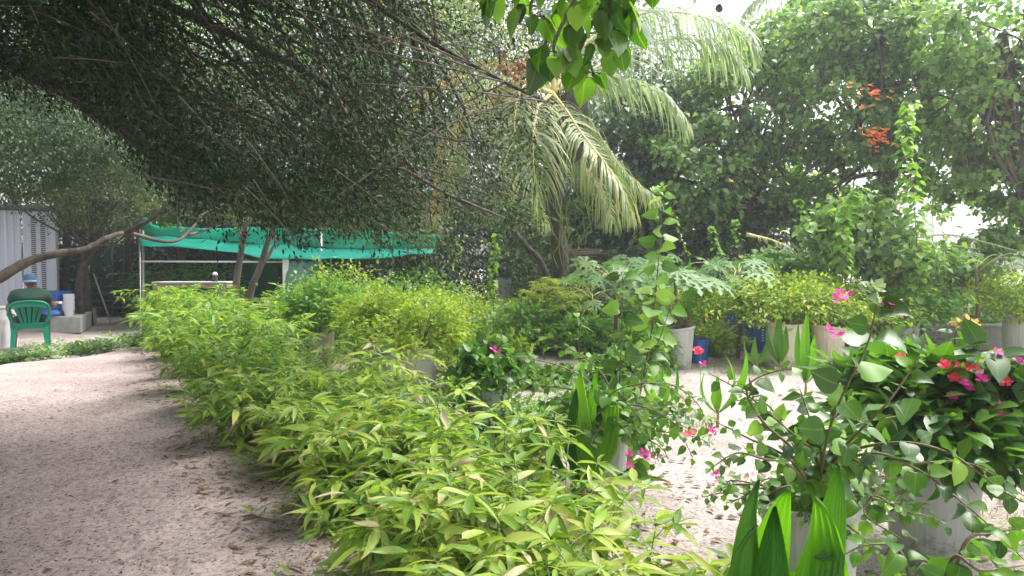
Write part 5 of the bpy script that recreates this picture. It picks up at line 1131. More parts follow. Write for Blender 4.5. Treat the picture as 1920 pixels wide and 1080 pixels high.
c = at(640, 12); shrub(c, .1, 1.1, 1.1, 9000, .06, 'spreading green shrub before the hanging cloth', 'green', name='shrub')
c = at(860, 12.5); shrub(c, .1, 1.0, .95, 8000, .055, 'yellow green shrub left of the tall leafy spike', 'lime', name='shrub')
c = at(640, 14); shrub(c, .1, 1.2, 1.35, 6500, .065, 'twiggy pale leaved shrub under the net shelter edge', 'lime', name='shrub', inner=.1)
c = at(780, 15); shrub(c, .1, 1.4, 1.2, 7000, .065, 'shady shrub beneath the dying palm fronds', 'green', name='shrub', inner=.1)
c = at(975, 11.2); shrub(c, .05, .75, .75, 3800, .07, 'broad leaved green shrub beside the white sack', 'green', name='shrub')
c = at(1120, 12.5); shrub(c, .05, .8, .5, 2500, .08, 'low green shrub left of the papaya plants', 'green', name='shrub')
# right half
c, h = planter(1275, 690, .20, .62, 'off white planter with a coconut seedling leaning out', 'whitep')
seedling(c + A(.12, -.05, h - .05), [(20, 35, .75, .06, -.9, 0), (350, 20, .8, .06, -.8, 0), (80, 80, .95, .05, -.2, 0), (180, 50, .5, .05, -.8, 0)], 'coconut seedling arching out of the off white planter')
shrub(c, h, .75, .55, 4200, .05, 'yellow green shrub behind the off white planter', 'lime', off=(.1, .9))
c, h = planter(1365, 642, .24, .75, 'cream planter beside the blue drums', 'cream'); shrub(c, h, .6, .5, 2600, .06, 'yellow green shrub spilling over the cream planter beside the drums', 'lime')
c, h = planter(1470, 690, .25, .68, 'flared cream planter with a seedling standing before it', 'cream', rb=.26)
shrub(c, h, .82, .65, 7000, .055, 'widest yellow green shrub above the flared cream planter', 'lime', off=(0, .3))
c, h = planter(1552, 688, .24, .62, 'cream planter with dark drips right of the flared one', 'cream'); shrub(c, h, .85, .65, 6000, .055, 'yellow green shrub behind the magenta flowers', 'lime', off=(.2, .4))
c, h = planter(1690, 672, .26, .66, 'tall grey planter behind the heart leaved shoot', 'greyp'); shrub(c, h, .8, .6, 4500, .06, 'mid green shrub in the tall grey planter', 'green')
c, h = planter(1912, 668, .25, .72, 'pale grey planter cut by the right edge', 'whitep', rb=.23); shrub(c, h, .7, .6, 3500, .06, 'yellow green shrub over the planter at the right edge', 'lime')
c, h = planter(1440, 655, .2, .7, 'cream planter half hidden behind the flared one', 'cream', y=12.2)
c, h = planter(1790, 640, .27, .78, 'tall pinkish planter behind the concrete bed', 'cream', y=13.2); shrub(c, h, 1.2, .8, 7000, .06, 'large olive green shrub above the concrete bed', 'lime', off=(.3, .2))
c, h = planter(1135, 620, .30, .95, 'tall blue grey planter below the papaya leaves', 'greyp', y=15.5)
c, h = planter(1220, 645, .25, .6, 'grey planter hidden among the papaya stems', 'greyp', y=13)
# drums, sack, bowl
def drum(px, py, label, r=.29, h=.72, y=None):
    c = G(px, py) if y is None else at(px, y); root = thing('blue_drum', label, 'drum', c, 'blue drums')
    pr = [(0, 0), (r * .97, 0), (r, .02)] + [(r * (1 + (.03 if abs(t - .33) < .04 or abs(t - .66) < .04 else 0)), h * t) for t in (.28, .31, .33, .35, .38, .61, .64, .66, .68, .71)] + [(r, h - .02), (r * 1.02, h), (r * .9, h), (r * .88, h - .05), (0, h - .06)]
    V, Fc = lathe(pr, 28, c); part('drum_body', V, Fc, M['bluep'], root, smooth=True).modifiers.new('b', 'BEVEL').width = .004
    b = Boxes()
    for k, w in enumerate((.05, .02, .04, .03, .05, .02)): b.add(c + A(-.02 - w / 2, -r * 1.035, .2 + k * .045), c + A(-.02 + w / 2, -r * 1.02, .22 + k * .045))
    b.build('white_print', M['whitepl'], root)
drum(1422, 640, 'blue plastic drum right of the cream planter', y=11.6); drum(1392, 640, 'blue plastic drum partly behind the other drum', y=12.3); drum(1500, 640, 'blue plastic drum showing between two cream planters', r=.25, y=13.4)
c = G(1310, 682); root = thing('blue_bucket', 'small blue bucket behind the off white planter', 'bucket', c); V, Fc = lathe([(0, 0), (.12, 0), (.15, .36), (.16, .36), (.16, .38), (.14, .38), (.11, .02), (0, .02)], 20, c); part('body', V, Fc, M['bluep'], root)
c = at(1390, 12.6); root = thing('red_can', 'red plastic can wedged beside the blue drums', 'can', c); V, Fc = lathe([(0, 0), (.09, 0), (.10, .03), (.10, .40), (.07, .45), (.04, .46), (.04, .5), (0, .5)], 16, c + A(-.08, .5, 0)); part('body', V, Fc, M['redp'], root, smooth=True)
c = G(948, 628); root = thing('white_sack', 'white sack with an orange print slumped on the sand', 'sack', c)
V, Fc = lathe([(0, 0), (.27, .0), (.30, .09), (.27, .2), (.2, .29), (.1, .33), (.05, .37), (.09, .42), (0, .40)], 16, c, wob=.12); part('sack_body', V, Fc, M['bag'], root, smooth=True)
b = Boxes(); b.add(c + A(-.12, -.325, .13), c + A(.10, -.30, .17)); b.build('orange_print', M['orangep'], root)
c = G(1045, 655); root = thing('bowl_planter', 'wide shallow brown grey bowl holding papyrus and pebbles', 'planter', c)
V, Fc = lathe([(0, 0), (.26, 0), (.38, .12), (.47, .27), (.49, .30), (.46, .31), (.43, .26), (0, .24)], 30, c); part('bowl', V, Fc, M['bowl'], root, smooth=True)
for k in range(26):
    a = rng.uniform(0, 6.28); rr = .4 * rng.random() ** .4; q = c + A(rr * math.cos(a), rr * math.sin(a), .27); s = rng.uniform(.03, .055); V, Fc = lathe([(0, -s * .5), (s * .8, -s * .2), (s, .1 * s), (s * .6, s * .5), (0, s * .55)], 8, q, wob=.1); part('pebble', V, Fc, M['blackp'], root, smooth=True)
r = thing('papyrus', 'pale green papyrus tuft with tan dry tips in the bowl', 'papyrus', c + A(0, 0, .26)); t = Tubes(); L = Leaves()
for k in range(90):
    a = rng.uniform(0, 6.28); ln = rng.uniform(.45, 1.0); o = A(math.cos(a), math.sin(a), 0) * rng.uniform(.05, .55); s = c + A(0, 0, .26) + o * .25; e = s + o + A(0, 0, ln); t.add(smooth_path([s, s * .5 + e * .5 + A(0, 0, .08), e], 6), .004, .002, 4, cap=False)
    n = 18; aa = rng.uniform(0, 6.28, n); L.add(np.tile(e, (n, 1)), np.stack([np.cos(aa), np.sin(aa), rng.uniform(-.3, .5, n)], 1), A(0, 0, 1) + rng.normal(0, .1, (n, 3)), rng.uniform(.12, .2, n), .5)
t.build('stems', M['greenstem'], r); L.emit(r, M['papyrus'], 'lance_lo', name='foliage')
# concrete bed
def bed():
    root = thing('concrete_bed', 'low concrete planting bed wall at the right under the olive shrub', 'planting bed', at(1820, 11.6)); y = 11.6; x0 = (1735 - 960) / F * y; x1 = (1900 - 960) / F * y + .4
    b = Boxes(); b.add((x0, y, 0), (x1, y + .12, .42)); b.build('front_wall', M['block'], root, bevel=.01)
    b = Boxes(); b.add((x0, y + .123, 0), (x0 + .12, y + 1.3, .42)); b.build('end_wall', M['block'], root, bevel=.01)
    b = Boxes(); b.add((x0 - .02, y - .02, .422), (x1, y + .15, .46)); b.build('coping', M['concrete'], root, bevel=.01)
    b = Boxes(); b.add((x0 + .125, y + .125, 0), (x1, y + 1.3, .33)); b.build('soil', M['soil'], root)
bed()
# block stack
for px, k, lab in ((938, 0, 'a'), (938, 1, 'b'), (938, 2, 'c'), (966, 0, 'd'), (966, 1, 'e'), (938, 3, 'f')):
    w = .40; y = 17.0; c = at(px + 6, y, .19 * k + .4); root = thing('concrete_block', {'a': 'grey concrete block, lowest of the taller stack at the back', 'b': 'grey concrete block, second from the bottom of the taller stack', 'c': 'grey concrete block, third from the bottom of the taller stack', 'd': 'lower grey concrete block of the short stack on the right', 'e': 'upper grey concrete block of the short stack on the right', 'f': 'topmost grey concrete block of the taller stack'}[lab], 'concrete block', c, 'stacked concrete blocks')
    x = c[0] + rng.uniform(-.01, .01); b = Boxes()
    b.add((x - w / 2, y - .1, c[2]), (x + w / 2, y - .07, c[2] + .186)); b.add((x - w / 2, y + .07, c[2]), (x + w / 2, y + .1, c[2] + .186))
    for q in (-w / 2, -.015, w / 2 - .03): b.add((x + q, y - .069, c[2]), (x + q + .03, y + .069, c[2] + .186))
    b.build('block', M['block'], root, bevel=.004)
root = thing('block_plinth', 'low dark plinth under the stacked grey blocks', 'plinth', at(950, 17)); b = Boxes(); b.add(at(950, 17) + A(-.6, -.25, 0), at(950, 17) + A(.6, .25, .39)); b.build('plinth', M['block'], root, bevel=.01)
# stick pile, leaning log
c = at(1110, 15.2)
for k in range(26):
    a = rng.uniform(-.15, .12); ln = rng.uniform(.5, .8); z = 1.55 + rng.uniform(-.02, .3); q = at(1110, 15.2) + A(rng.uniform(-.15, .15), rng.uniform(-.2, .2), 0); q[2] = z
    root = thing('stick', 'thin brown stick in the pile behind the papaya plants', 'stick', q, 'pile of sticks')
    t = Tubes(); t.add([q + A(-ln, 0, -a * ln - .02), q + A(0, 0, .02), q + A(ln, .05, a * ln)], .014, .010, 5); t.build('wood', M['wood'], root)
root = thing('stick_rack', 'dark timber rack carrying the pile of sticks', 'rack', at(1110, 15.2))
for sx in (-.6, .6):
    for sy in (-.25, .25): t = Tubes(); t.add([c + A(sx, sy, -.05), c + A(sx, sy, 1.5)], .04, .04, 7); t.build('post', M['barkdark'], root)
    t = Tubes(); t.add([c + A(sx, -.35, 1.5), c + A(sx, .35, 1.5)], .035, .035, 7); t.build('crossbar', M['barkdark'], root)
r = thing('fallen_trunk', 'leaning bare brown trunk beneath the palm', 'log', at(1030, 13)); t = Tubes(); t.add(smooth_path([A(*at(1068, 13.2)), P(1018, 500, 13.0), P(990, 465, 12.9), P(955, 425, 12.7)], 14), .07, .05, 9, rough=.05); t.build('trunk', M['barkdark'], r)
# hanging lianas
r = thing('hanging_liana', 'tangle of thin green lianas hanging beside the palm trunk', 'liana', P(1060, 380, 9.4)); t = Tubes()
for k in range(16):
    x = rng.uniform(1020, 1120); s = P(x, rng.uniform(340, 380), 9.3 + rng.uniform(-.3, .3)); pts = [s]; 
    for q in range(5): s = s + A(rng.uniform(-.14, .14), rng.uniform(-.08, .08), rng.uniform(-.3, .02)); pts.append(s)
    t.add(smooth_path(pts, 18), .007, .005, 5)
t.build('strands', M['greenstem'], r)
tree('thicket_tree', 'reddish trunk behind the lianas under the palm', 'tree', at(1055, 13.5), [(P(1040, 360, 13.5), (.9, .8, .5), 1200)], 'deep', 'oval_lo', .1, trunk=[at(1055, 13.5), P(1056, 470, 13.5), P(1045, 420, 13.5), P(1050, 370, 13.5)], tr=.12, branches=6, bark='barkdark')

# ------------------------------------------------------------------ papayas
def papaya(px, y, H, label, n=9, s=.38, spread=.6):
    b = at(px, y); root = thing('papaya_plant', label, 'papaya', b, 'papaya plants'); top = b + A(0, 0, H); t = Tubes(); t.add(smooth_path([b, b + A(.04, 0, H * .5), top], 7), .035, .022, 7); t.build('stem', M['stem'], root); L = Leaves()
    for k in range(n):
        a = k * 2.4 + rng.uniform(-.3, .3); r_ = spread * rng.uniform(.6, 1.15); e = top + A(r_ * math.cos(a), r_ * math.sin(a), rng.uniform(-.1, .28)); t = Tubes(); t.add(smooth_path([top - A(0, 0, .04 * (k % 3)), (top + e) / 2 + A(0, 0, .10), e], 8), .009, .006, 6); t.build('petiole', M['yellowstem'], root)
        L.add(e, A(math.cos(a), math.sin(a), -.55), A(math.cos(a) * .3, math.sin(a) * .3 - .35, 1) + rng.normal(size=3) * .15, s * rng.uniform(.75, 1.1))
    L.emit(root, M['papaya'], 'palmate', 'palmate', n + 2)
papaya(1150, 10.5, 1.25, 'papaya plant in front of the tall blue grey planter', 13, .36); papaya(1265, 10, 1.3, 'papaya plant in the middle of the papaya group', 14, .38); papaya(1200, 12, 1.4, 'papaya plant at the back of the group', 9, .32)
papaya(1385, 10.5, 1.35, 'papaya plant nearest the broken palm leaf', 12, .36); papaya(1470, 12, 1.25, 'papaya plant under the young broadleaf tree', 9, .34); papaya(1110, 11.5, .95, 'small papaya plant beside the papyrus bowl', 7, .26); papaya(1830, 11, 1.45, 'papaya plant with long yellow stalks at the right', 8, .33, .8)
papaya(1330, 12.2, 1.1, 'papaya plant behind the seedling planter', 8, .32)
# broad leaved young trees right-centre
rt2 = dict(per=28, sig=.2, inner=.15, branches=12)
tree('young_tree', 'bushy young broad leaved tree right of centre before the sky gaps', 'tree', at(1650, 10.5), [(P(1640, 460, 10.5), (.95, .7, .5), 2000), (P(1600, 400, 10.5), (.55, .5, .35), 700), (P(1720, 490, 10.4), (.6, .5, .35), 800), (P(1540, 440, 10.5), (.45, .4, .3), 500)], 'hib', 'heart_lo', .12, tr=.05, n_ind=140, hi='heart_hi', **rt2)
tree('young_tree', 'low leafy young tree behind the yellow green shrubs', 'tree', at(1490, 11.5), [(P(1490, 500, 11.5), (1.1, .6, .3), 1500)], 'green', 'heart_lo', .12, tr=.04, n_ind=60, hi='heart_hi', **rt2)
tree('young_tree', 'pale leaved young tree below the sky gap at the right', 'tree', at(1830, 12.5), [(P(1790, 500, 12.5), (.8, .6, .25), 800), (P(1880, 450, 12), (.6, .5, .35), 700)], 'hib', 'heart_lo', .12, tr=.05, n_ind=60, hi='heart_hi', **rt2)
# vines / spikes
def spike(pts, label, n, size, m='vine', spread=.07, name='leafy_spike', cat='vine', tm='heart_lo', group='climbing vines', ind=60, layers=3):
    path = smooth_path(pts, 40); root = thing(name, label, cat, pts[0], group); t = Tubes(); t.add(path, .008, .003, 5); t.build('stem', M['stem'], root); L = Leaves()
    for i in range(n):
        f = i / (n - 1) * 39; j = min(38, int(f)); p = path[j] + (path[j + 1] - path[j]) * (f - j)
        for k in range(layers):
            a = rng.uniform(0, 6.28); o = A(math.cos(a), math.sin(a), rng.uniform(-.3, .2)); w = spread * (1.15 - .6 * i / n) * rng.uniform(.3, 1)
            L.add(p + o * w, o + A(0, 0, -.45), A(0, 0, 1) + o * .3 + rng.normal(size=3) * .2, size * rng.uniform(.7, 1.2))
    L.emit(root, M[m], tm, 'heart_hi', ind); return root
spike([at(925, 10.5, .2), P(926, 560, 10.5), P(924, 500, 10.4), P(932, 440, 10.3)], 'pale green leafy spike rising alone before the block stack', 26, .085, ind=80, spread=.05)
spike([at(1350, 12.5), P(1352, 500, 12.5), P(1338, 455, 12.4), P(1336, 425, 12.3)], 'slender leafy spike right of the papaya group', 20, .08, spread=.09)
spike([at(1385, 12), P(1385, 480, 12), P(1380, 430, 12), P(1378, 412, 12)], 'short leafy spike with yellow tip', 16, .08, spread=.1)
spike([at(1720, 10), P(1720, 500, 10), P(1715, 400, 10), P(1705, 320, 10), P(1695, 250, 10.2), P(1710, 190, 10.6)], 'bright green vine climbing up between the orange flowers', 70, .11, spread=.18, ind=140)
spike([at(1585, 9.8), P(1580, 480, 9.8), P(1585, 400, 9.8), P(1610, 355, 9.8)], 'bright green vine crowning the young tree', 44, .11, spread=.15, ind=90)
spike([at(1500, 11.6), P(1500, 470, 11.6), P(1512, 420, 11.6), P(1496, 375, 11.6)], 'thin vine left of the young broadleaf tree', 14, .1, spread=.08)
spike([P(1262, 395, 9.5), P(1275, 440, 9.5), P(1292, 478, 9.5)], 'thin chain of small leaves hanging beside the tall shoot', 26, .04, spread=.02, layers=1, name='hanging_vine', ind=0)
spike([at(1005, 13, 1.5), P(870, 440, 12), P(862, 470, 12), P(850, 500, 12)], 'thin trailing vine under the dying fronds', 26, .06, spread=.03, layers=2, name='hanging_vine', ind=0)
# broken dry palm leaf and long arching stalks
def stalk(pts, label, r=.012):
    root = thing('dry_palm_leaf', label, 'palm leaf', pts[0], 'broken palm leaves'); leaflets(smooth_path(pts, 20), .16, M['palm'], root, n=16, t0=.1, hang=1.5, width=.012)
stalk([P(1400, 440, 10.5), P(1440, 448, 10.5), P(1480, 465, 10.4), P(1510, 490, 10.3)], 'broken tan palm leaf caught among the papaya plants')
for pts, lab in (([P(1700, 448, 11.5), P(1780, 440, 11.5), P(1850, 455, 11.5), P(1905, 470, 11.5)], 'upper yellow stalk arching across the sky gap'), ([P(1760, 478, 11.5), P(1800, 482, 11.5), P(1860, 498, 11.5)], 'lower yellow stalk arching across the sky gap'), ([P(1730, 452, 11.3), P(1830, 466, 11.3)], 'short straight yellow stalk before the sky gap')):
    r = thing('arching_stalk', lab, 'stalk', pts[-1], 'arching yellow stalks'); t = Tubes(); t.add(smooth_path(pts, 14), .016, .009, 6); t.build('stalk', M['yellowstem'], r); L = Leaves()
    p = smooth_path(pts, 30)[8:]; L.add(p, A(.6, -.2, -.8) + rng.normal(size=p.shape) * .4, A(0, -.4, 1), .09); L.emit(r, M['papaya'], 'heart_lo')
# orange flowers in the hibiscus trees
for px, py, n, s, lab in ((1636, 178, 26, 30, 'orange flower cluster high in the tree'), (1648, 258, 40, 30, 'broad orange flower cluster below the high one')):
    root = thing('orange_blossom', lab, 'flower cluster', P(px, py, 12.4), 'orange flame flowers')
    t = Tubes(); t.add(smooth_path([P(px + 40, py + 60, 12.9), P(px + 20, py + 20, 12.6), P(px, py, 12.4)], 8), .01, .005, 5); t.build('stem', M['stem'], root)
    for k in range(n): flower(root, P(px + rng.normal() * s * .55, py + rng.normal() * s * .35, 12.4 + rng.uniform(-.1, .1)), 'orangef', .05, 5)
for (px, py), wh_ in zip(((1548, 26), (1664, 82), (1713, 165), (1775, 82), (1560, 160), (1370, 340), (1810, 36), (1476, 345)), ('near the top edge, left of the others', 'just above the high orange cluster', 'to the right of the high orange cluster', 'high up, right of the orange clusters', 'between the palm crown and the high orange cluster', 'low in the shady tree right of the tall shoot', 'highest and farthest right', 'low, above the slender leafy spikes')):
    root = thing('yellow_flower', 'small yellow orange bloom, ' + wh_, 'flower', P(px, py, 12.6), 'yellow blooms in the trees'); flower(root, P(px, py, 12.6), 'yellowf', .065, 5, name='petals'); t = Tubes(); t.add([P(px, py, 12.6), P(px + 4, py + 8, 12.8)], .006, .004, 5); t.build('stalk', M['stem'], root)

# small seedlings on the sand
def sd(px, py, blades, lab, stalk=.15, m='seed'): seedling(G(px, py) + A(0, 0, .02), blades, lab, m=m, stalk=stalk)
sd(1245, 790, [(100, 65, .42, .045, -.5, 0), (200, 45, .42, .04, -.6, 0), (330, 50, .45, .045, -.7, 0), (60, 75, .40, .04, -.3, 0), (150, 25, .35, .04, -.7, 0)], 'coconut seedling on the sand behind the right hand bougainvillea')
sd(1462, 700, [(95, 80, .75, .07, -.2, 0), (140, 55, .6, .06, -.5, 0), (40, 60, .55, .06, -.6, 0)], 'coconut seedling standing before the flared cream planter')
sd(1418, 702, [(150, 40, .45, .05, -.8, 0), (90, 60, .4, .045, -.5, 0), (30, 35, .4, .05, -.8, 0)], 'low coconut seedling left of the flared planter')
sd(1510, 740, [(85, 85, .85, .06, -.15, 0), (120, 70, .7, .06, -.3, 0), (40, 60, .6, .05, -.6, 0), (330, 50, .5, .05, -.8, 0)], 'tall coconut seedling behind the heart leaved shoot')
sd(1345, 800, [(15, 35, .7, .05, -.9, 0), (165, 40, .45, .045, -.9, 0), (90, 75, .35, .05, -.3, 0), (345, 45, .6, .05, -1, 0)], 'coconut seedling with arching pale leaves over the bright sand')
sd(1620, 730, [(90, 80, .6, .06, -.3, 0), (150, 50, .5, .06, -.6, 0), (30, 50, .6, .06, -.7, 0)], 'coconut seedling in front of the tall grey planter')
sd(870, 800, [(80, 80, .62, .05, -.1, 0), (120, 65, .5, .045, -.3, 0)], 'pair of upright narrow seedling leaves behind the bamboo')
r = thing('red_flower', 'single red flower on a thin stalk over the sand', 'flower', G(1313, 740)); b = G(1313, 740); t = Tubes(); t.add([b, b + A(0, 0, .2), P(1313, 657, b[1])], .004, .003, 5); t.build('stalk', M['greenstem'], r)
for k in range(6): flower(r, P(1313 + rng.uniform(-8, 8), 657 + rng.uniform(-6, 6), b[1] - .02), 'redf', .04, 5, name='bloom')

# ------------------------------------------------------------------ foreground right: planters, bougainvillea
cA, hA = planter(1745, 1040, .235, .60, 'large white green planter at the right with a red flowered bush', 'greyp', rb=.185)
cB, hB = planter(1120, 935, .20, .52, 'grey planter in the centre behind the dark coconut seedling', 'greyp', rb=.17)
cC, hC = planter(1515, 1150, .20, .50, 'nearest grey planter at the bottom edge right of centre', 'greyp', rb=.17)
seedling(cB + A(-.13, -.34, .12), [(100, 80, .70, .10, -.2, .0, 'seed'), (50, 60, .72, .17, -.5, .3, 'seed'), (128, 72, .6, .09, -.4, 0), (185, 40, .5, .06, -.8, 0), (350, 18, .42, .035, -.3, 0)], 'dark green coconut seedling with pleated blades before the grey planter', m='seed_dark', stalk=.12)
cS = at(1470, 1.85)
seedling(cS + A(0, 0, .19), [(135, 66, .60, .10, -.5, 0), (50, 58, .62, .2, -.9, .15, 'seed'), (160, 48, .52, .07, -.9, 0), (25, 58, .66, .09, -.5, 0), (95, 80, .5, .09, -.2, 0)], 'large dark green coconut seedling at the bottom right', m='seed_dark', stalk=.18)
root = thing('seedling_bag', 'black nursery bag under the large bottom seedling', 'nursery bag', cS); V, Fc = lathe([(0, 0), (.11, 0), (.125, .12), (.12, .24), (.105, .245), (.10, .22), (0, .22)], 16, cS, wob=.05); part('bag', V, Fc, M['blackp'], root)

def trail(L, t, pts, size, gap=.045, face=.3, r0=.007, tip=.0018, droop=.35, w=1.0, small_end=.55, n=None, jit=.35):
    d = sum(np.linalg.norm(np.array(pts[i + 1]) - np.array(pts[i])) for i in range(len(pts) - 1)); N = n or max(6, int(d / gap)); path = smooth_path(pts, max(N * 2, 10)); t.add(path, r0, tip, 6)
    Tn = nrm(np.gradient(path, axis=0)); a = rng.uniform(0, 6.28)
    for k in range(N):
        i = min(len(path) - 1, int((k + .5) / N * len(path))); a += 2.4; tn = Tn[i]; s = nrm(np.cross(tn, A(.1, .2, 1))); u = np.cross(s, tn)
        o = s * math.cos(a) + u * math.sin(a); f = k / N; sz = size * (1 - (1 - small_end) * f ** 2) * rng.uniform(.7, 1.15)
        p = path[i] + o * sz * .3; t.add([path[i], p], .0014, .001, 4, cap=False)
        L.add(p, o * .9 + tn * .45 + A(0, 0, -droop) + rng.normal(size=3) * jit * .3, A(0, -.15 - face, 1 - face * .6) + o * .25 + rng.normal(size=3) * jit, sz, w * rng.uniform(.85, 1.15))
def bougain(base, name, label, branches, n_ind, flowers=(), mats=None, size=.055, group=None, cat='bougainvillea', rand=0, rr=(.3, .3, .2), fm='magenta', m='bough', tmpl='heart_lo', hi=('heart_hi', 'heart_hi2', 'heart_hi3'), fr=.026):
    root = thing(name, label, cat, base, group); L = Leaves(); t = Tubes()
    for br in branches:
        pts, sz, kw = br; trail(L, t, [np.array(base)] + list(pts), sz, **kw)
    for k in range(rand):
        u = nrm(rng.normal(size=3)) * A(*rr); u[2] = abs(u[2]) * 1.0 + .02; e = np.array(base) + u * rng.uniform(.7, 1.1); trail(L, t, [np.array(base), np.array(base) + u * A(.4, .4, .75), e + A(0, 0, -.02), e + u * A(.25, .25, 0) - A(0, 0, .05)], size, gap=.024)
    t.build('branches', M['stem'], root)
    L.emit(root, M[m], tmpl, hi, n_ind, mats=mats)
    for f in flowers:
        p, n, mm = f
        for k in range(n): flower(root, np.array(p) + rng.normal(size=3) * .014, mm, fr, 3 if mm == 'magenta' else 5)
    return root
bB = cB + A(.05, 0, hB - .06)
bougain(bB, 'bougainvillea', 'wide bougainvillea spreading from the central grey planter', [
    ([P(1130, 740, 4.1), P(1060, 690, 4.1), P(960, 668, 4.0), P(900, 675, 4.0)], .075, {}), ([P(1140, 720, 4.2), P(1080, 660, 4.3), P(1010, 650, 4.4)], .075, {}), ([P(1170, 740, 4.1), P(1250, 720, 4), P(1310, 760, 3.9), P(1330, 830, 3.8)], .08, {}),
    ([P(1180, 760, 4.0), P(1260, 790, 3.8), P(1300, 860, 3.7)], .08, {}), ([P(1160, 770, 4.2), P(1230, 770, 4.3), P(1300, 800, 4.4)], .075, {}), ([P(1150, 760, 4.3), P(1190, 700, 4.4), P(1250, 690, 4.5)], .075, {}),
    ([P(1140, 745, 3.9), P(1200, 720, 3.8), P(1260, 730, 3.7), P(1330, 800, 3.6)], .08, {}), ([P(1150, 780, 4), P(1180, 820, 3.9), P(1240, 860, 3.8)], .075, {}), ([P(1100, 740, 4.3), P(1000, 720, 4.4), P(930, 700, 4.5)], .07, {}),
    ([P(1160, 750, 3.9), P(1210, 800, 3.7), P(1230, 870, 3.6)], .075, {}), ([P(1120, 720, 4.3), P(1090, 690, 4.3), P(1030, 700, 4.2), P(980, 730, 4.1)], .07, {})], 280,
    [(P(1210, 858, 3.6), 3, 'magenta'), (P(1178, 878, 3.7), 2, 'magenta'), (P(1182, 856, 3.8), 2, 'magenta'), (P(1335, 805, 3.6), 3, 'magenta'), (P(1300, 815, 3.7), 2, 'redf'), (P(1342, 893, 3.6), 2, 'magenta'), (P(1315, 686, 4.4), 2, 'magenta')], rand=44, rr=(.5, .45, .22), size=.066, mats=[M['bough']] * 4 + [M['bough_dark']] + [M['green']] * 2 + [M['vine']])
# two tall shoots in the centre
bS = at(1185, 4.9, .0)
bougain(bS, 'tall_shoot', 'tall leafy shoot reaching up to a yellow tip in the centre', [
    ([P(1180, 860, 4.8), P(1200, 740, 4.7), P(1222, 620, 4.6), P(1232, 520, 4.6), P(1238, 440, 4.6), P(1242, 365, 4.6)], .16, dict(gap=.045, droop=.4, r0=.009, small_end=.55, w=1, face=.8))], 80, mats=[M['vine'], M['bough'], M['bough'], M['vine']], cat='shoot')
r = bpy.data.objects['tall_shoot']
for k in range(7): flower(r, P(1240 + rng.uniform(-14, 14), 358 + rng.uniform(-8, 12), 4.6), 'vine', .045, 3, name='young_leaf')
bougain(at(1165, 4.7, 0), 'leafy_shoot', 'shorter leafy shoot left of the tall one', [([P(1145, 850, 4.6), P(1160, 740, 4.5), P(1165, 630, 4.5), P(1168, 540, 4.5), P(1163, 500, 4.5)], .14, dict(gap=.065, droop=.5, w=1, face=.7)), ([P(1150, 850, 4.7), P(1185, 760, 4.5), P(1235, 640, 4.4), P(1262, 560, 4.4)], .15, dict(gap=.075, droop=.5, w=1, face=.7)), ([P(1130, 860, 4.7), P(1100, 760, 4.7), P(1085, 660, 4.7), P(1090, 590, 4.7)], .10, dict(gap=.09, droop=.5))], 110, mats=[M['bough'], M['bough'], M['vine']], cat='shoot')
# right hand big one in planter C
bC = cC + A(.05, 0, hC - .06); bC0 = bC
big = [([P(1540, 880, 2.5), P(1560, 790, 2.3), P(1590, 720, 2.15), P(1625, 650, 2.05), P(1640, 590, 2.0), P(1645, 560, 2.0)], .11, dict(gap=.072, droop=.25, w=1.2, r0=.006, face=.8)),
       ([P(1560, 870, 2.5), P(1600, 820, 2.3), P(1660, 760, 2.2), P(1710, 690, 2.2), P(1735, 640, 2.2)], .07, dict(gap=.055, droop=.3, w=1.05, face=.5)),
       ([P(1530, 860, 2.5), P(1470, 800, 2.4), P(1400, 740, 2.4), P(1330, 700, 2.5)], .065, {}), ([P(1500, 860, 2.5), P(1430, 790, 2.3), P(1400, 730, 2.3), P(1440, 700, 2.3), P(1500, 690, 2.2)], .07, {}),
       ([P(1560, 880, 2.5), P(1640, 850, 2.3), P(1720, 880, 2.2), P(1790, 930, 2.1), P(1860, 990, 2.0), P(1930, 1060, 2.0)], .075, dict(droop=.5)), ([P(1580, 860, 2.5), P(1680, 830, 2.3), P(1780, 850, 2.2), P(1880, 920, 2.1), P(1960, 960, 2.0)], .075, dict(droop=.5)),
       ([P(1600, 880, 2.5), P(1700, 870, 2.4), P(1820, 870, 2.3), P(1920, 930, 2.2)], .075, dict(droop=.5)), ([P(1490, 880, 2.4), P(1430, 860, 2.3), P(1380, 850, 2.3), P(1330, 880, 2.3)], .065, {}), ([P(1490, 870, 2.4), P(1400, 820, 2.5), P(1340, 790, 2.6)], .06, {}),
       ([P(1550, 860, 2.6), P(1600, 800, 2.7), P(1680, 780, 2.8)], .07, {}), ([P(1540, 850, 2.5), P(1520, 790, 2.5), P(1500, 730, 2.5)], .07, {}), ([P(1570, 860, 2.5), P(1650, 900, 2.3), P(1620, 960, 2.2), P(1690, 1010, 2.1)], .07, dict(droop=.5)),
       ([P(1500, 860, 2.5), P(1440, 760, 2.6), P(1380, 750, 2.7)], .06, {}), ([P(1560, 850, 2.5), P(1560, 790, 2.6), P(1600, 740, 2.7)], .07, {})]
bougain(bC, 'bougainvillea', 'near heart leaved bougainvillea with one tall shoot and trailing branches', big, 290,
        [(P(1665, 568, 1.97), 3, 'magenta'), (P(1585, 552, 1.99), 3, 'magenta'), (P(1566, 617, 1.97), 2, 'magenta')], rand=40, rr=(.42, .3, .2), size=.055, mats=[M['bough']] * 4 + [M['bough_dark']] * 2 + [M['vine']])
r2 = [o for o in bpy.data.objects if o.name.startswith('bougainvillea')][-1]
for k in range(9): flower(r2, P(1635 + rng.uniform(-18, 18), 545 + rng.uniform(-8, 8), 2.0), 'palm_pale', .03, 3, name='young_leaf')
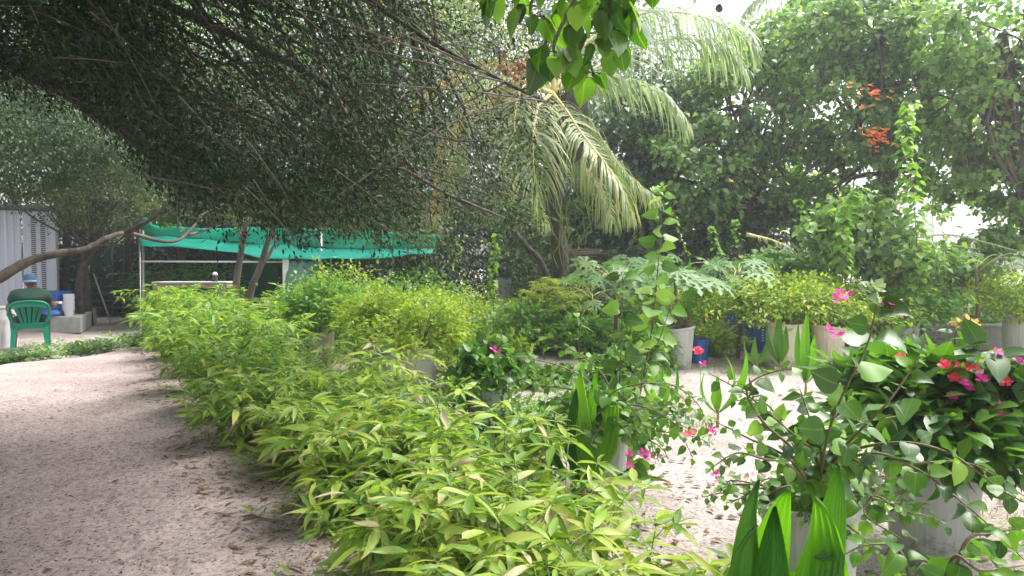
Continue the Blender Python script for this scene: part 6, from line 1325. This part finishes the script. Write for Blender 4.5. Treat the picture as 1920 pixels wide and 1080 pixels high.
bougain(at(1760, 1.75, .3), 'trailing_shrub', 'trailing heart leaved branches at the bottom right corner', [([P(1700, 1060, 1.9), P(1640, 1020, 1.9), P(1560, 1050, 1.9)], .07, dict(droop=.5)), ([P(1800, 1040, 1.8), P(1860, 1000, 1.8), P(1930, 990, 1.8)], .075, dict(droop=.4)), ([P(1780, 1060, 1.8), P(1840, 1070, 1.7), P(1920, 1060, 1.7)], .075, dict(droop=.4)), ([P(1740, 1070, 1.9), P(1700, 1090, 1.9), P(1640, 1075, 1.9)], .07, dict(droop=.4))], 90, rand=5, rr=(.25, .2, .1), size=.06, cat='shrub')
# crown bush in planter A
def crownf(root, cc):
    for px, py, mm in ((1773, 686, 'redf'), (1803, 688, 'redf'), (1812, 692, 'redf'), (1830, 692, 'redf'), (1790, 706, 'redf'), (1790, 712, 'redf'), (1880, 710, 'redf'), (1886, 716, 'redf'), (1808, 718, 'magenta'), (1815, 730, 'magenta'), (1789, 743, 'magenta'), (1860, 770, 'magenta'), (1872, 779, 'magenta'), (1879, 759, 'magenta'), (1842, 708, 'magenta'), (1822, 800, 'redf'), (1871, 661, 'magenta'), (1912, 678, 'magenta'), (1690, 670, 'redf')):
        for k in range(3): flower(root, P(px + rng.uniform(-4, 4), py + rng.uniform(-3, 3), cA[1] - .35 + rng.uniform(-.04, .04)), mm, .026, 4)
shrub(cA, hA, .48, .46, 1900, .10, 'dense dark leaved bush with red and magenta flowers in the large planter', 'bough', 'oval_lo', 'oval_hi', 280, name='flowering_bush', cat='bush', per=14, sig=.2, inner=.35, mats=[M['bough']] * 3 + [M['bough_dark']] * 3 + [M['green']], extra=crownf, off=(.06, 0), droop=.1)
bougain(cA + A(.1, .1, hA), 'bougainvillea', 'yellowing bougainvillea sprays rising behind the red flowered bush', [([P(1800, 700, 3.4), P(1790, 640, 3.4), P(1800, 605, 3.4)], .09, dict(w=1.1)), ([P(1840, 720, 3.3), P(1880, 680, 3.2), P(1930, 690, 3.2)], .09, {}), ([P(1740, 730, 3.4), P(1690, 700, 3.4), P(1650, 730, 3.4)], .09, {}), ([P(1870, 740, 3.3), P(1920, 760, 3.2), P(1960, 780, 3.2)], .1, {}), ([P(1760, 710, 3.3), P(1740, 670, 3.3), P(1700, 640, 3.3)], .1, {})], 90, mats=[M['vine'], M['bough'], M['bough']])
r3 = [o for o in bpy.data.objects if o.name.startswith('bougainvillea')][-1]
for k in range(7): flower(r3, P(1805 + rng.uniform(-22, 30), 607 + rng.uniform(-8, 8), 3.4), 'yellowf', .035, 3, name='young_leaf')
for i, (px, y, R, H, m_, lab) in enumerate(((1180, 13.5, 1.0, .9, 'papaya', 'grey green shrub filling in under the papaya leaves'), (1330, 13.8, .9, .85, 'green', 'green shrub filling in behind the seedling planter'), (1240, 11.2, .5, .45, 'green', 'low green shrub at the foot of the papaya group'), (1560, 12.6, 1.2, 1.0, 'hib', 'broad green shrub behind the cream planters'),
      (1690, 12.4, .9, .9, 'green', 'green shrub behind the tall grey planter'), (1430, 13.5, 1.0, 1.1, 'green', 'green shrub behind the blue drums'), (1880, 14.2, 1.2, .9, 'green', 'green shrub behind the concrete bed'), (1085, 10.8, .5, .6, 'vine', 'bright green shrub right of the papyrus bowl'))):
    shrub(at(px, y), .05, R, H, 3000, .085, lab, m_, name='shrub', tmpl='oval_lo', inner=.1)
for i, (px, y, R, H, m_, lab) in enumerate(((1000, 13.6, .8, 1.5, 'deep', 'dark green undergrowth left of the palm trunk'), (1100, 12.8, .8, 1.4, 'deep', 'dark green undergrowth right of the palm trunk'), (1060, 12.2, .6, 1.0, 'green', 'green undergrowth in front of the palm trunk'), (930, 9.2, .45, .45, 'lime', 'low green shrub left of the papyrus bowl'), (880, 7.8, .5, .4, 'lime', 'low yellow green shrub beside the grass patch'),
      (1010, 8.2, .4, .2, 'green', 'creeping green shrub in the middle of the grass'), (1150, 8.6, .4, .3, 'green', 'low shrub before the papaya group'), (1130, 6.2, .4, .3, 'green', 'small creeping plant on the sand behind the central planter'), (1320, 11, .6, .5, 'lime', 'yellow green shrub right of the seedling planter'), (1215, 9.6, .5, .6, 'vine', 'bright shrub at the foot of the tall shoot'))):
    shrub(at(px, y), .05, R, H, 2600 if H > .4 else 1300, .07, lab, m_, name='shrub', tmpl='oval_lo', inner=.1)
# leafy fillers on the near sand between the hedge and planters
for i, (px, y, H, lab) in enumerate(((960, 4.4, .4, 'low mixed green shrub between the hedge and the grass'), (900, 6.0, .45, 'low fine leaved shrub before the grass patch'), (1020, 5.6, .2, 'low creeping shrub beside the grass patch'))):
    shrub(at(px, y), .05, .5, H, 1000, .05, lab, 'green', name='shrub', tmpl='oval_lo', inner=.1)
